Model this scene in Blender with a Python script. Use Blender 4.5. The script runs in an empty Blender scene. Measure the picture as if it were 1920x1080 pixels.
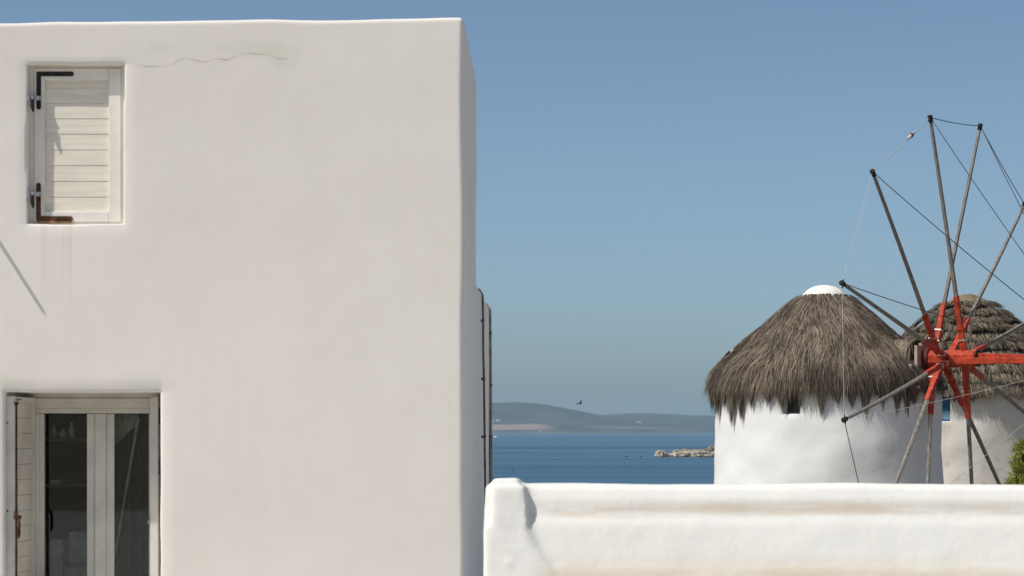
import bpy, bmesh, math, random
import numpy as np
from mathutils import Vector, Matrix, noise

random.seed(7)
rng = np.random.default_rng(7)
R = math.radians
scene = bpy.context.scene
col = scene.collection

# ------------------------------------------------------------------ camera
F = 85.0 / 36.0 * 1920.0          # focal length in photograph pixels
ZC = 10.0                         # eye height above the sea
cam = bpy.data.cameras.new('camera')
cam.lens = 85.0
cam.sensor_width = 36.0
cam.shift_y = (806 - 540) / 1920.0
cam.clip_start = 0.1
cam.clip_end = 60000.0
cam.dof.use_dof = True
cam.dof.focus_distance = 46.0
cam.dof.aperture_fstop = 9.0
co = bpy.data.objects.new('camera', cam)
co.location = (0, 0, ZC)
co.rotation_euler = (R(90), 0, 0)
col.objects.link(co)
scene.camera = co

# ------------------------------------------------------------------ light
SUN_AZ, SUN_EL = 61.0, 54.0       # degrees left of straight behind the camera, height
sun_dir = Vector((-math.sin(R(SUN_AZ)) * math.cos(R(SUN_EL)), -math.cos(R(SUN_AZ)) * math.cos(R(SUN_EL)), math.sin(R(SUN_EL))))
w = bpy.data.worlds.new('World')
scene.world = w
w.use_nodes = True
nt = w.node_tree
sky = nt.nodes.new('ShaderNodeTexSky')
sky.sky_type = 'NISHITA'
sky.sun_disc = False
sky.sun_elevation = R(SUN_EL)
sky.sun_rotation = R(180 + SUN_AZ)
sky.altitude = 0
sky.air_density = 0.5
sky.dust_density = 1.6
sky.ozone_density = 1.5
bg = nt.nodes['Background']
bg.inputs['Strength'].default_value = 0.117
tint = nt.nodes.new('ShaderNodeMix')          # the camera's white balance, the same in every direction
tint.data_type = 'RGBA'
tint.blend_type = 'MULTIPLY'
tint.inputs[0].default_value = 1.0
tint.inputs[7].default_value = (1.0, 1.08, 1.0, 1)
nt.links.new(sky.outputs[0], tint.inputs[6])
nt.links.new(tint.outputs[2], bg.inputs['Color'])
sl = bpy.data.lights.new('sun', 'SUN')
sl.energy = 3.9
sl.angle = R(0.53)
sl.color = (1.0, 0.960, 0.89)
so = bpy.data.objects.new('sun', sl)
so.rotation_euler = sun_dir.to_track_quat('Z', 'Y').to_euler()
so.location = (0, 0, 60)
col.objects.link(so)
scene.view_settings.view_transform = 'Standard'
scene.view_settings.look = 'None'
scene.view_settings.exposure = 0.06
scene.view_settings.gamma = 1.0
scene.view_settings.use_curve_mapping = False
scene.render.engine = 'CYCLES'
scene.cycles.use_denoising = True
scene.cycles.max_bounces = 8
scene.cycles.transparent_max_bounces = 16


# ------------------------------------------------------------------ helpers
def P(px, py, Y):
    """the point at depth Y that the photograph shows at pixel px, py"""
    return Vector(((px - 960) / F * Y, Y, ZC + (806 - py) / F * Y))


def new_obj(name, me, mat=None, parent=None, smooth=False, kind=None):
    o = bpy.data.objects.new(name, me)
    col.objects.link(o)
    if mat is not None:
        me.materials.append(mat)
    if parent is not None:
        o.parent = parent
        if parent.type == 'EMPTY':
            o.matrix_parent_inverse = Matrix.Translation(-parent.location)
    if smooth:
        me.polygons.foreach_set('use_smooth', [True] * len(me.polygons))
    if kind:
        o['kind'] = kind
    return o


def obj(name, bm, mat=None, parent=None, smooth=False, kind=None, bevel=0.0, angle=None):
    me = bpy.data.meshes.new(name)
    if bevel:
        bmesh.ops.bevel(bm, geom=list(bm.edges), offset=bevel, segments=2, profile=0.6, affect='EDGES')
    bmesh.ops.recalc_face_normals(bm, faces=bm.faces)
    bm.to_mesh(me)
    bm.free()
    if angle is not None:
        smooth = True
    o = new_obj(name, me, mat, parent, smooth, kind)
    if angle is not None:
        try:
            me.set_sharp_from_angle(angle=R(angle))
        except Exception:
            pass
    return o


def thing(name, label, cat, loc, group=None):
    o = bpy.data.objects.new(name, None)
    o.empty_display_size = 0.2
    o.location = loc
    col.objects.link(o)
    return tag(o, label, cat, group)


def tag(o, label, cat, group=None):
    o['label'] = label
    o['category'] = cat
    if group:
        o['group'] = group
    return o


def box(bm, lo, hi, mat=None):
    vs = [bm.verts.new(((lo[0], hi[0])[i & 1], (lo[1], hi[1])[(i >> 1) & 1], (lo[2], hi[2])[(i >> 2) & 1])) for i in range(8)]
    fs = [(0, 2, 3, 1), (4, 5, 7, 6), (0, 1, 5, 4), (2, 6, 7, 3), (0, 4, 6, 2), (1, 3, 7, 5)]
    for f in fs:
        bm.faces.new([vs[i] for i in f])
    if mat is not None:
        for v in vs:
            v.co = mat @ v.co
    return vs


def hexa(bm, pts):
    """eight corners, lower four then upper four, both counter-clockwise"""
    v = [bm.verts.new(p) for p in pts]
    for f in [(3, 2, 1, 0), (4, 5, 6, 7), (0, 1, 5, 4), (1, 2, 6, 5), (2, 3, 7, 6), (3, 0, 4, 7)]:
        bm.faces.new([v[i] for i in f])


def frame_of(d, up=Vector((0, 0, 1))):
    d = d.normalized()
    if abs(d.dot(up)) > 0.98:
        up = Vector((1, 0, 0))
    a = d.cross(up).normalized()
    return a, a.cross(d).normalized()


def tube(bm, pts, rads, n=8, cap=True, twist=0.0, up=Vector((0, 0, 1)), flat=1.0):
    rings = []
    for i, p in enumerate(pts):
        p = Vector(p)
        d = Vector(pts[min(i + 1, len(pts) - 1)]) - Vector(pts[max(i - 1, 0)])
        a, b = frame_of(d, up)
        r = rads[i] if isinstance(rads, (list, tuple)) else rads
        rings.append([bm.verts.new(p + (a * math.cos(2 * math.pi * k / n + twist) + b * flat * math.sin(2 * math.pi * k / n + twist)) * r) for k in range(n)])
    for q, s in zip(rings, rings[1:]):
        for k in range(n):
            bm.faces.new((q[k], q[(k + 1) % n], s[(k + 1) % n], s[k]))
    if cap:
        bm.faces.new(rings[0][::-1])
        bm.faces.new(rings[-1])


def beam(bm, p0, p1, w0, h0, w1, h1, up):
    """a squared beam"""
    p0, p1 = Vector(p0), Vector(p1)
    a, b = frame_of(p1 - p0, up)
    pts = []
    for p, ww, hh in ((p0, w0, h0), (p1, w1, h1)):
        for sa, sb in ((-1, -1), (1, -1), (1, 1), (-1, 1)):
            pts.append(p + a * sa * ww / 2 + b * sb * hh / 2)
    hexa(bm, pts)


def lathe(bm, c, prof, n=64, wob=None):
    rings = []
    for r, z in prof:
        ring = []
        for k in range(n):
            a = 2 * math.pi * k / n
            rr = r + (wob(a, z) if wob else 0)
            ring.append(bm.verts.new((c[0] + rr * math.cos(a), c[1] + rr * math.sin(a), z)))
        rings.append(ring)
    for q, s in zip(rings, rings[1:]):
        for k in range(n):
            bm.faces.new((q[k], q[(k + 1) % n], s[(k + 1) % n], s[k]))
    return rings


# ------------------------------------------------------------------ materials
def mat_new(name, base=(0.5, 0.5, 0.5), rough=0.8, spec=0.3, metal=0.0):
    m = bpy.data.materials.new(name)
    m.use_nodes = True
    b = m.node_tree.nodes['Principled BSDF']
    b.inputs['Base Color'].default_value = (*base, 1)
    b.inputs['Roughness'].default_value = rough
    b.inputs['Specular IOR Level'].default_value = spec
    b.inputs['Metallic'].default_value = metal
    return m


class N:
    """small helper around one material's node tree"""
    def __init__(s, m):
        s.m, s.t = m, m.node_tree
        s.b = s.t.nodes['Principled BSDF']
        s.pos = s.t.nodes.new('ShaderNodeTexCoord').outputs['Object']

    def link(s, a, b):
        s.t.links.new(a, b)

    def val(s, x, sock):
        if hasattr(x, 'is_linked') or isinstance(x, bpy.types.NodeSocket):
            s.link(x, sock)
        elif isinstance(x, (tuple, list)) and len(x) == 3 and sock.type == 'RGBA':
            sock.default_value = (*x, 1)
        else:
            sock.default_value = x

    def noise(s, scale, detail=4, rough=0.55, vec=None, stretch=None):
        n = s.t.nodes.new('ShaderNodeTexNoise')
        n.inputs['Scale'].default_value = scale
        n.inputs['Detail'].default_value = detail
        n.inputs['Roughness'].default_value = rough
        v = vec or s.pos
        if stretch:
            mp = s.t.nodes.new('ShaderNodeMapping')
            mp.inputs['Scale'].default_value = stretch
            s.link(v, mp.inputs[0])
            v = mp.outputs[0]
        s.link(v, n.inputs['Vector'])
        return n.outputs['Fac']

    def ramp(s, x, a, b, c0=0.0, c1=1.0):
        n = s.t.nodes.new('ShaderNodeMapRange')
        n.interpolation_type = 'SMOOTHSTEP'
        s.link(x, n.inputs[0])
        for i, q in zip((1, 2, 3, 4), (a, b, c0, c1)):
            n.inputs[i].default_value = q
        return n.outputs[0]

    def math(s, op, a, b=0.0):
        n = s.t.nodes.new('ShaderNodeMath')
        n.operation = op
        s.val(a, n.inputs[0])
        s.val(b, n.inputs[1])
        return n.outputs[0]

    def mix(s, f, a, b, mode='MIX'):
        n = s.t.nodes.new('ShaderNodeMix')
        n.data_type = 'RGBA'
        n.blend_type = mode
        s.val(f, n.inputs[0])
        s.val(a, n.inputs[6])
        s.val(b, n.inputs[7])
        return n.outputs[2]

    def xyz(s):
        n = s.t.nodes.new('ShaderNodeSeparateXYZ')
        s.link(s.pos, n.inputs[0])
        return n.outputs

    def color(s, c):
        s.val(c, s.b.inputs['Base Color'])

    def bump(s, h, strength=0.3, dist=0.01):
        n = s.t.nodes.new('ShaderNodeBump')
        n.inputs['Strength'].default_value = strength
        n.inputs['Distance'].default_value = dist
        s.link(h, n.inputs['Height'])
        s.link(n.outputs[0], s.b.inputs['Normal'])

    def band(s, x, a0, a1, b0, b1):
        return s.math('MULTIPLY', s.ramp(x, a0, a1), s.ramp(x, b0, b1, 1, 0))


def stucco(name, base, dirt, amount=0.3, bump=0.25, fine=38.0):
    m = mat_new(name, base, 0.9, 0.15)
    n = N(m)
    big = n.ramp(n.noise(0.9, 3), 0.35, 0.75)
    med = n.ramp(n.noise(5.0, 5), 0.4, 0.7)
    f = n.math('MULTIPLY', n.math('ADD', n.math('MULTIPLY', big, 0.7), n.math('MULTIPLY', med, 0.3)), amount)
    c = n.mix(f, base, dirt)
    n.color(c)
    h = n.math('ADD', n.math('MULTIPLY', n.noise(fine, 5, 0.6), 0.5), n.math('MULTIPLY', n.noise(7.0, 3), 1.0))
    n.bump(h, bump, 0.012)
    return m, n, c


def plain(name, base, rough=0.6, spec=0.3, var=0.15, scale=20.0, stretch=None, metal=0.0, bump=0.1):
    m = mat_new(name, base, rough, spec, metal)
    n = N(m)
    f = n.noise(scale, 5, 0.6, stretch=stretch)
    d = tuple(x * (1 - 2 * var) for x in base)
    l = tuple(min(1, x * (1 + 1.2 * var)) for x in base)
    n.color(n.mix(n.ramp(f, 0.3, 0.7), d, l))
    n.bump(f, bump, 0.004)
    return m


def grow_grid(us, vs, holes, pos, closed=False):
    """a skin over (u, v) with openings; every opening gets a rounded lip and a reveal. Returns bm"""
    bm = bmesh.new()
    V = {}

    def inside(u, v, h):
        return h[0] - 3e-5 < u < h[1] + 3e-5 and h[2] - 3e-5 < v < h[3] + 3e-5

    nu, nv = len(us), len(vs)
    for i, u in enumerate(us):
        for j, v in enumerate(vs):
            d = 0.0
            for h in holes:
                if inside(u, v, h):
                    d = h[5]
                    break
            V[i, j] = bm.verts.new(pos(u, v, d))
    skip = set()
    for i in range(nu if closed else nu - 1):
        i2 = (i + 1) % nu
        uc = (us[i] + us[i2]) / 2 if i2 else us[i] + 1e-4
        for j in range(nv - 1):
            vc = (vs[j] + vs[j + 1]) / 2
            if any(inside(uc, vc, h) and i2 for h in holes):
                skip.add((i, j))
                continue
            bm.faces.new((V[i, j], V[i2, j], V[i2, j + 1], V[i, j + 1]))
    for h in holes:
        I = [i for i, u in enumerate(us) if h[0] - 3e-5 <= u <= h[1] + 3e-5]
        J = [j for j, v in enumerate(vs) if h[2] - 3e-5 <= v <= h[3] + 3e-5]
        loop = [(i, J[0]) for i in I] + [(I[-1], j) for j in J[1:]] + [(i, J[-1]) for i in I[::-1][1:]] + [(I[0], j) for j in J[::-1][1:-1]]
        prev = [V[k] for k in loop]
        lip = h[5]
        cu, cv = (h[0] + h[1]) / 2, (h[2] + h[3]) / 2
        for d, s in ((lip * 2.2, lip * 0.6), (lip * 4.0, lip * 0.85), (h[4] * 0.5, lip * 0.9), (h[4], lip * 0.9)):
            cur = []
            for (i, j) in loop:
                u = us[i] + (s if i == I[0] else -s if i == I[-1] else 0)
                v = vs[j] + (s if j == J[0] else -s if j == J[-1] else 0)
                cur.append(bm.verts.new(pos(u, v, d)))
            for k in range(len(loop)):
                k2 = (k + 1) % len(loop)
                bm.faces.new((prev[k], cur[k], cur[k2], prev[k2]))
            prev = cur
    for v in [v for v in bm.verts if not v.link_faces]:
        bm.verts.remove(v)
    return bm


def lines(a, b, step, musts=()):
    out = set()
    pts = sorted(set([a, b] + [m for m in musts if a < m < b]))
    for p, q in zip(pts, pts[1:]):
        k = max(1, int(math.ceil((q - p) / step)))
        for i in range(k + 1):
            out.add(round(p + (q - p) * i / k, 5))
    return sorted(out)


# ------------------------------------------------------------------ sea, hills and ground
def make_sea():
    m = mat_new('sea_water', (0.02, 0.07, 0.125), 0.3, 0.5)
    n = N(m)
    streak = n.noise(0.004, 5, 0.6, stretch=(0.55, 2.2, 1))
    patch = n.noise(0.0016, 3, 0.5, stretch=(0.35, 2.5, 1))
    fine = n.noise(0.12, 5, 0.65, stretch=(0.35, 1.2, 1))
    f = n.math('ADD', n.math('MULTIPLY', n.ramp(streak, 0.42, 0.68), 0.6), n.math('MULTIPLY', n.ramp(patch, 0.40, 0.62), 0.55))
    c = n.mix(f, (0.022, 0.080, 0.148), (0.075, 0.150, 0.212))
    c = n.mix(n.math('MULTIPLY', n.ramp(fine, 0.45, 0.75), 0.5), c, (0.012, 0.05, 0.10))
    n.color(c)
    n.link(n.ramp(f, 0.0, 1.0, 0.5, 0.34), n.b.inputs['Roughness'])
    n.b.inputs['Specular IOR Level'].default_value = 0.25
    n.bump(n.noise(0.35, 6, 0.65, stretch=(0.5, 1.1, 1)), 0.5, 0.5)
    bm = bmesh.new()
    xs = [-12000, -3000, -600, 0, 600, 3000, 12000]
    ys = [-12000, -3000, -600, 0, 600, 3000, 12000]
    g = [[bm.verts.new((x, y, 0)) for x in xs] for y in ys]
    for j in range(len(ys) - 1):
        for i in range(len(xs) - 1):
            bm.faces.new((g[j][i], g[j][i + 1], g[j + 1][i + 1], g[j + 1][i]))
    obj('sea', bm, m, kind='structure')


make_sea()


def make_hills(name, y0, y1, ridge, mat, amp, seed):
    """an island: ridge is a list of photograph pixels (x, y) for its skyline"""
    yr = y0 + (y1 - y0) * 0.42
    rx = [(p[0] - 960) / F * yr for p in ridge]
    rz = [ZC + (806 - p[1]) / F * yr for p in ridge]
    xs = np.arange(rx[0], rx[-1], 16.0)
    top = np.interp(xs, rx, rz)
    k = np.ones(9) / 9
    top = np.convolve(np.pad(top, 4, mode='edge'), k, mode='valid')
    nj = 44
    verts, faces = [], []
    for j in range(nj):
        t = j / (nj - 1)
        y = y0 + (y1 - y0) * t
        s = math.sin(min(1, t / 0.42) * math.pi / 2) if t < 0.42 else math.cos((t - 0.42) / 0.58 * math.pi / 2)
        s = s ** 1.35
        for i, x in enumerate(xs):
            h = noise.fractal(Vector((x * 0.004 + seed, y * 0.004, 0)), 1.0, 2.0, 5)
            hs = noise.fractal(Vector((x * 0.02 + seed, y * 0.02, 3)), 1.0, 2.0, 4)
            z = top[i] * s + h * amp * (0.25 + s) * min(1.0, t * 8) + hs * amp * 0.12
            if t == 0 or j == nj - 1:
                z = -1.5
            yy = y + noise.noise(Vector((x * 0.006, seed, j * 0.3))) * 25 * (1 if 0 < j < nj - 1 else 1)
            verts.append((x, yy, z))
    nx = len(xs)
    for j in range(nj - 1):
        for i in range(nx - 1):
            a = j * nx + i
            faces.append((a, a + 1, a + nx + 1, a + nx))
    me = bpy.data.meshes.new(name)
    me.from_pydata(verts, [], faces)
    return new_obj(name, me, mat, None, True, 'structure')


def hill_mat():
    m = mat_new('dry_scrub_hill', (0.15, 0.13, 0.09), 0.95, 0.05)
    n = N(m)
    x, y, z = n.xyz()
    a = n.noise(0.006, 6, 0.65)
    b = n.noise(0.03, 5, 0.6)
    c = n.mix(n.ramp(a, 0.38, 0.66), (0.032, 0.031, 0.023), (0.074, 0.064, 0.046))
    c = n.mix(n.math('MULTIPLY', n.ramp(b, 0.45, 0.7), 0.5), c, (0.025, 0.03, 0.018))
    # the bare earth field low on the left slope, and thinner pale terraces to its right
    wob = n.math('MULTIPLY', n.math('SUBTRACT', n.noise(0.012, 4), 0.5), 70.0)
    xx = n.math('ADD', x, wob)
    zz = n.math('ADD', z, n.math('MULTIPLY', wob, 0.12))
    fld = n.math('MULTIPLY', n.band(xx, -400, -250, 60, 155), n.band(zz, 8, 13, 24, 31))
    c = n.mix(n.math('MULTIPLY', fld, 0.95), c, (0.26, 0.185, 0.135))
    ter = n.math('MULTIPLY', n.band(xx, 190, 260, 420, 560), n.band(zz, 11, 15, 18, 23))
    c = n.mix(n.math('MULTIPLY', ter, 0.45), c, (0.17, 0.145, 0.10))
    shore = n.math('MULTIPLY', n.band(z, -2, 0.5, 3, 6), n.ramp(b, 0.4, 0.55))
    c = n.mix(n.math('MULTIPLY', shore, 0.5), c, (0.15, 0.13, 0.10))
    n.color(c)
    return m


HM = hill_mat()
make_hills('hill', 7450, 8600, [(-1200, 770), (-500, 748), (100, 762), (600, 772), (820, 762), (920, 757), (955, 754), (1005, 755), (1040, 762), (1075, 769), (1105, 775),
                                (1135, 781), (1180, 788), (1230, 795), (1300, 797), (1420, 799), (1700, 798), (2300, 796), (2600, 803)], HM, 3.0, 1.0)
make_hills('hill', 8300, 9900, [(-600, 780), (300, 770), (900, 786), (1040, 783), (1110, 779), (1165, 777), (1215, 774), (1255, 776), (1300, 779), (1345, 781),
                                (1500, 778), (1800, 772), (2300, 785), (2700, 800)], HM, 3.5, 7.0)


def make_ground():
    m, n, c = stucco('dry_earth', (0.27, 0.235, 0.185), (0.17, 0.15, 0.11), 0.9, 0.5, 3.0)
    xs = np.linspace(-170, 210, 96)
    ys = np.linspace(-190, 170, 91)
    verts, faces = [], []
    for y in ys:
        for x in xs:
            e = max(0, (y - 105) / 50, (x - 150) / 50, (-110 - x) / 50)
            z = 6.5 - 9.0 * min(1.0, e) ** 1.3
            back = max(0.0, (-y - 22) / 110)
            z += 34 * min(1, back) ** 1.2 if e < 1 else 0
            z += noise.fractal(Vector((x * 0.05, y * 0.05, 2)), 1, 2, 4) * (0.12 if -10 < y < 90 else 0.8)
            if y in (ys[0],) or x in (xs[0], xs[-1]):
                z = min(z, -2)
            verts.append((x, y, z))
    nx = len(xs)
    for j in range(len(ys) - 1):
        for i in range(nx - 1):
            a = j * nx + i
            faces.append((a, a + 1, a + nx + 1, a + nx))
    me = bpy.data.meshes.new('ground')
    me.from_pydata(verts, [], faces)
    new_obj('ground', me, m, None, True, 'structure')


make_ground()

# the paved terrace the camera stands on
bm = bmesh.new()
box(bm, (-9, -4, 6.2), (-0.10, 18.10, 8.6))
box(bm, (-0.10, -4, 6.2), (9, 12.45, 8.6))
TM, n_, c_ = stucco('terrace_paving', (0.50, 0.48, 0.45), (0.36, 0.34, 0.31), 0.6, 0.4, 14.0)
obj('terrace', bm, TM, kind='structure')
bm = bmesh.new()
box(bm, (0.12, 12.5, 6.2), (9, 30, 7.6))  # unseen slab added to bounce sunlight onto the shaded side wall
FM, n_, c_ = stucco('bounce_roof_limewash', (0.72, 0.71, 0.69), (0.6, 0.58, 0.55), 0.6, 0.4, 14.0)
tag(obj('bounce_roof', bm, FM), 'unseen white flat roof added to bounce sun onto the side wall of the house', 'roof')

# ------------------------------------------------------------------ the white house
FY = 18.13                         # depth of its front
HX0, HX1 = -8.5, P(868, 0, FY).x
HY1 = 21.36
HZ0, HZ1 = 6.2, P(868, 33, FY).z


def fx(px):
    return P(px, 806, FY).x


def fz(py):
    return P(960, py, FY).z


def plaster_wave(p):
    return (noise.noise(Vector((p[0] * 0.55, p[1] * 0.55, p[2] * 0.55))) * 0.011
            + noise.noise(Vector((p[0] * 1.7 + 9, p[1] * 1.7, p[2] * 1.7))) * 0.0035)


UP = (fx(49), fx(234), fz(420.5), fz(119.5), 0.125, 0.006)       # upper opening: x0 x1 z0 z1 depth lip
LOW = (fx(8), fx(302), 8.62, fz(734), 0.63, 0.007)           # lower opening


def make_house_walls(root, mat):
    r = 0.03
    W, D = HX1 - HX0, HY1 - FY
    per = [0, W, W + D, 2 * W + D, 2 * W + 2 * D]
    musts = [W - 0.09, W - 0.06, W - 0.045, W - 0.03, W - 0.015, W + 0.015, W + 0.03, W + 0.045, W + 0.06, W + D - .05, W + D - .025, W + D + .025]
    for h in (UP, LOW):
        for q in h[:2]:
            musts += [q - HX0 - 0.02, q - HX0, q - HX0 + 0.02]
    us = lines(0, W + D, 0.09, musts + [W]) + [W + D + 1.5, W + D + W * 0.6, 2 * W + D, 2 * W + D + D / 2]
    vm = [HZ1 - t for t in (0.10, 0.06, 0.045, 0.033, 0.022, 0.011)]
    for h in (UP, LOW):
        for q in h[2:4]:
            vm += [q - 0.02, q, q + 0.02]
    vz = lines(HZ0, HZ1, 0.09, vm)
    vs = vz + [HZ1 + t for t in (0.011, 0.022, 0.033, 0.05, 0.12, 0.4, 1.0, 1.6)]      # beyond the top: inset over the roof

    def pos(u, v, d):
        ins = max(0.0, v - HZ1)
        z = min(v, HZ1)
        if u <= W:
            x, y = HX0 + u, FY
        elif u <= W + D:
            x, y = HX1, FY + (u - W)
        elif u <= 2 * W + D:
            x, y = HX1 - (u - W - D), HY1
        else:
            x, y = HX0, HY1 - (u - 2 * W - D)
        x = min(max(x, HX0 + ins), HX1 - ins)
        y = min(max(y, FY + ins), HY1 - ins)
        p = Vector((x, y, z))
        q = Vector((min(max(x, HX0 + r), HX1 - r), min(max(y, FY + r), HY1 - r), min(z, HZ1 - r)))
        e = p - q
        if e.length > 1e-9:
            p = q + e.normalized() * r
        front = y <= FY + 1e-6
        wv = plaster_wave(p)
        side = 1 if d == 0 else 0.6
        t = (p.y - FY) / D
        ed = max(0.0, 1 - abs(p.x - HX1) / 0.3)
        p.x += 0.052 * max(0, t) + ed * (noise.noise(Vector((3.3, p.y * 0.4, p.z * 0.9))) * 0.016 + noise.noise(Vector((7.3, p.y * 0.8, p.z * 2.4))) * 0.005)
        p.z += (p.z > HZ1 - 0.3) * (-(HX1 - p.x) * 0.0104 + noise.noise(Vector((p.x * 1.1, 4.4, 1.1))) * 0.010 + 0.006 * noise.noise(Vector((p.x * 3.1, 2.4, 1.1))))
        p.y += wv * side
        if d:
            p.y += d
            p.x += noise.noise(Vector((p.z * 3.0, 5.5, p.x))) * 0.006
            p.z += noise.noise(Vector((p.x * 3.5, 8.5, p.z))) * 0.006
        return p

    bm = grow_grid(us, vs, [(h[0] - HX0, h[1] - HX0, h[2], h[3], h[4], h[5]) for h in (UP, LOW)], pos, closed=True)
    bmesh.ops.remove_doubles(bm, verts=bm.verts, dist=1e-5)
    return obj('wall', bm, mat, root, angle=48)


def house_mat():
    m, n, c = stucco('limewashed_plaster', (0.785, 0.738, 0.690), (0.735, 0.686, 0.630), 0.9, 0.15, 42.0)
    x, y, z = n.xyz()
    # old damp stain along the crack, rust runs under the upper shutter, grime over the lower opening
    st = n.math('MULTIPLY', n.ramp(n.noise(3.0, 4), 0.4, 0.65), n.math('MULTIPLY', n.band(z, fz(150), fz(118), fz(95), fz(62)), n.band(x, fx(180), fx(300), fx(480), fx(640))))
    c = n.mix(n.math('MULTIPLY', st, 0.36), c, (0.60, 0.575, 0.46))
    streak = n.ramp(n.noise(9.0, 3, 0.6, stretch=(2.2, 1, 0.05)), 0.46, 0.66)
    run = n.math('MULTIPLY', streak, n.math('MULTIPLY', n.band(x, fx(66), fx(82), fx(120), fx(165)), n.band(z, fz(640), fz(440), fz(418), fz(416))))
    c = n.mix(n.math('MULTIPLY', run, 0.30), c, (0.56, 0.49, 0.36))
    gr = n.math('MULTIPLY', n.ramp(n.noise(4.0, 4), 0.3, 0.7), n.math('MULTIPLY', n.band(z, fz(735), fz(732), fz(722), fz(690)), n.band(x, fx(-60), fx(10), fx(290), fx(330))))
    c = n.mix(n.math('MULTIPLY', gr, 0.28), c, (0.56, 0.54, 0.43))
    brush = n.noise(2.2, 5, 0.65, stretch=(2.6, 1, 0.22))
    c = n.mix(n.math('MULTIPLY', n.ramp(brush, 0.42, 0.72), 0.20), c, (0.70, 0.665, 0.585))
    n.color(c)
    return m


PL = house_mat()
house = thing('white_house', 'tall plain white plastered house with a shuttered small window above a dark glazed one', 'house', (-4, 19.5, HZ0))
make_house_walls(house, PL)

# hairline crack near the parapet
crack = bmesh.new()
cp = [(252, 121), (275, 124), (300, 124), (322, 121), (333, 112), (350, 108), (362, 112), (386, 116), (402, 108), (424, 111), (446, 105), (468, 98), (490, 101), (506, 101), (521, 110), (548, 109)]
fine = []
for (a, b) in zip(cp, cp[1:]):
    for k in range(4):
        t = k / 4
        fine.append((a[0] + (b[0] - a[0]) * t + random.uniform(-1.2, 1.2), a[1] + (b[1] - a[1]) * t + random.uniform(-1.1, 1.1)))
prev = None
for i, (px, py) in enumerate(fine):
    q = P(px, py, FY)
    q.y += plaster_wave(q) - 0.002
    wd = 0.0007 + 0.0019 * abs(math.sin(i * 0.31)) ** 3
    a, b = crack.verts.new(q + Vector((0, 0, wd))), crack.verts.new(q - Vector((0, 0, wd)))
    if prev:
        crack.faces.new((prev[0], a, b, prev[1]))
    prev = (a, b)
obj('crack', crack, mat_new('crack_dirt', (0.645, 0.605, 0.545), 0.95, 0.0), house, kind='stuff')

# the lower wing behind it
wing = bmesh.new()
wz = ZC + 1.324
x0, x1 = P(893, 0, 21.36).x - 0.006, P(918, 0, 25.98).x
ny, nz = 40, 40
prof = []
for k in range(nz):
    prof.append((0.0, HZ0 + (wz - 0.06 - HZ0) * k / (nz - 1)))
for k in range(1, 5):
    a = k / 4 * math.pi / 2
    prof.append((-0.06 * (1 - math.cos(a)), wz - 0.06 + 0.06 * math.sin(a)))
prof += [(-0.5, wz), (-3.5, wz), (-3.5, HZ0)]
rows = []
for j in range(ny):
    y = 21.3 + (25.98 - 21.3) * j / (ny - 1)
    xb = x0 + (x1 - x0) * (y - 21.36) / (25.98 - 21.36)
    rows.append([wing.verts.new((xb + dx + noise.noise(Vector((0.7, y * 0.9, z * 0.9))) * 0.008, y, z)) for dx, z in prof])
for p, q in zip(rows, rows[1:]):
    for k in range(len(prof) - 1):
        wing.faces.new((p[k], q[k], q[k + 1], p[k + 1]))
wing.faces.new(rows[0])
wing.faces.new(rows[-1][::-1])
obj('wing_wall', wing, PL, house, angle=40)

M_pipe = plain('weathered_pipe', (0.13, 0.105, 0.085), 0.6, 0.4, 0.3, 9.0)
M_pipe2 = plain('pale_pipe', (0.25, 0.21, 0.17), 0.6, 0.4, 0.2, 9.0)
yy = 22.95
bx = P(905.5, 0, yy).x
for (yy, px, pt, rad, mt) in ((22.95, 905.0, 545, 0.011, M_pipe), (25.6, 918.0, 574, 0.020, M_pipe2)):
    bm = bmesh.new()
    xw = P(px, 0, yy).x
    zt = P(960, pt, yy).z
    pts = [(xw - 0.16, yy, zt + 0.02), (xw - 0.03, yy, zt + 0.01), (xw, yy, zt - 0.04)]
    lean = 0.031 if rad < 0.015 else 0.016
    pts += [(xw + lean * k / 9 + noise.noise(Vector((k * 0.7, px, 0))) * 0.004, yy, zt - 0.04 - (zt - HZ0) * k / 20) for k in range(1, 21)]
    tube(bm, pts, rad, 10)
    pp = obj('drainpipe', bm, mt, house, angle=40)
    for k in range(3):
        bm = bmesh.new()
        z = zt - 0.3 - k * 0.55
        xw2 = xw + lean * (zt - z) / (zt - HZ0) * 20 / 9
        tube(bm, [(xw2, yy, z), (xw2, yy, z + 0.03)], rad * 1.25, 10)
        box(bm, (xw - 0.06, yy - 0.008, z), (xw2, yy + 0.008, z + 0.025))
        obj('pipe_clip', bm, M_pipe, pp)

# iron rod fixed to the front to the left of the window; it throws the slanting shadow on the wall
rb = P(-87, 319, FY)
bm = bmesh.new()
tube(bm, [rb + Vector((0, 0.05, 0)), rb + Vector((0, -0.15, 0)), rb + Vector((0, -0.37, 0)), rb + Vector((0.0, -0.385, 0))], [0.016, 0.014, 0.012, 0.004], 10)
obj('wall_rod', bm, M_pipe, house, angle=40)

# --- upper shutter
M_white = plain('white_gloss_paint', (0.79, 0.755, 0.70), 0.45, 0.35, 0.03, 6.0, bump=0.05)
M_cream = plain('cream_painted_slat', (0.77, 0.715, 0.62), 0.5, 0.3, 0.045, 5.0, stretch=(0.6, 1, 6), bump=0.05)
M_iron = plain('black_iron', (0.016, 0.013, 0.011), 0.55, 0.35, 0.4, 30.0)
M_rust = plain('rusty_iron', (0.10, 0.045, 0.025), 0.8, 0.2, 0.4, 25.0)
M_rusto = plain('orange_rust', (0.33, 0.15, 0.06), 0.9, 0.1, 0.4, 25.0)
M_zinc = plain('galvanised_steel', (0.42, 0.42, 0.42), 0.4, 0.5, 0.2, 60.0, metal=0.7)

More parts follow.
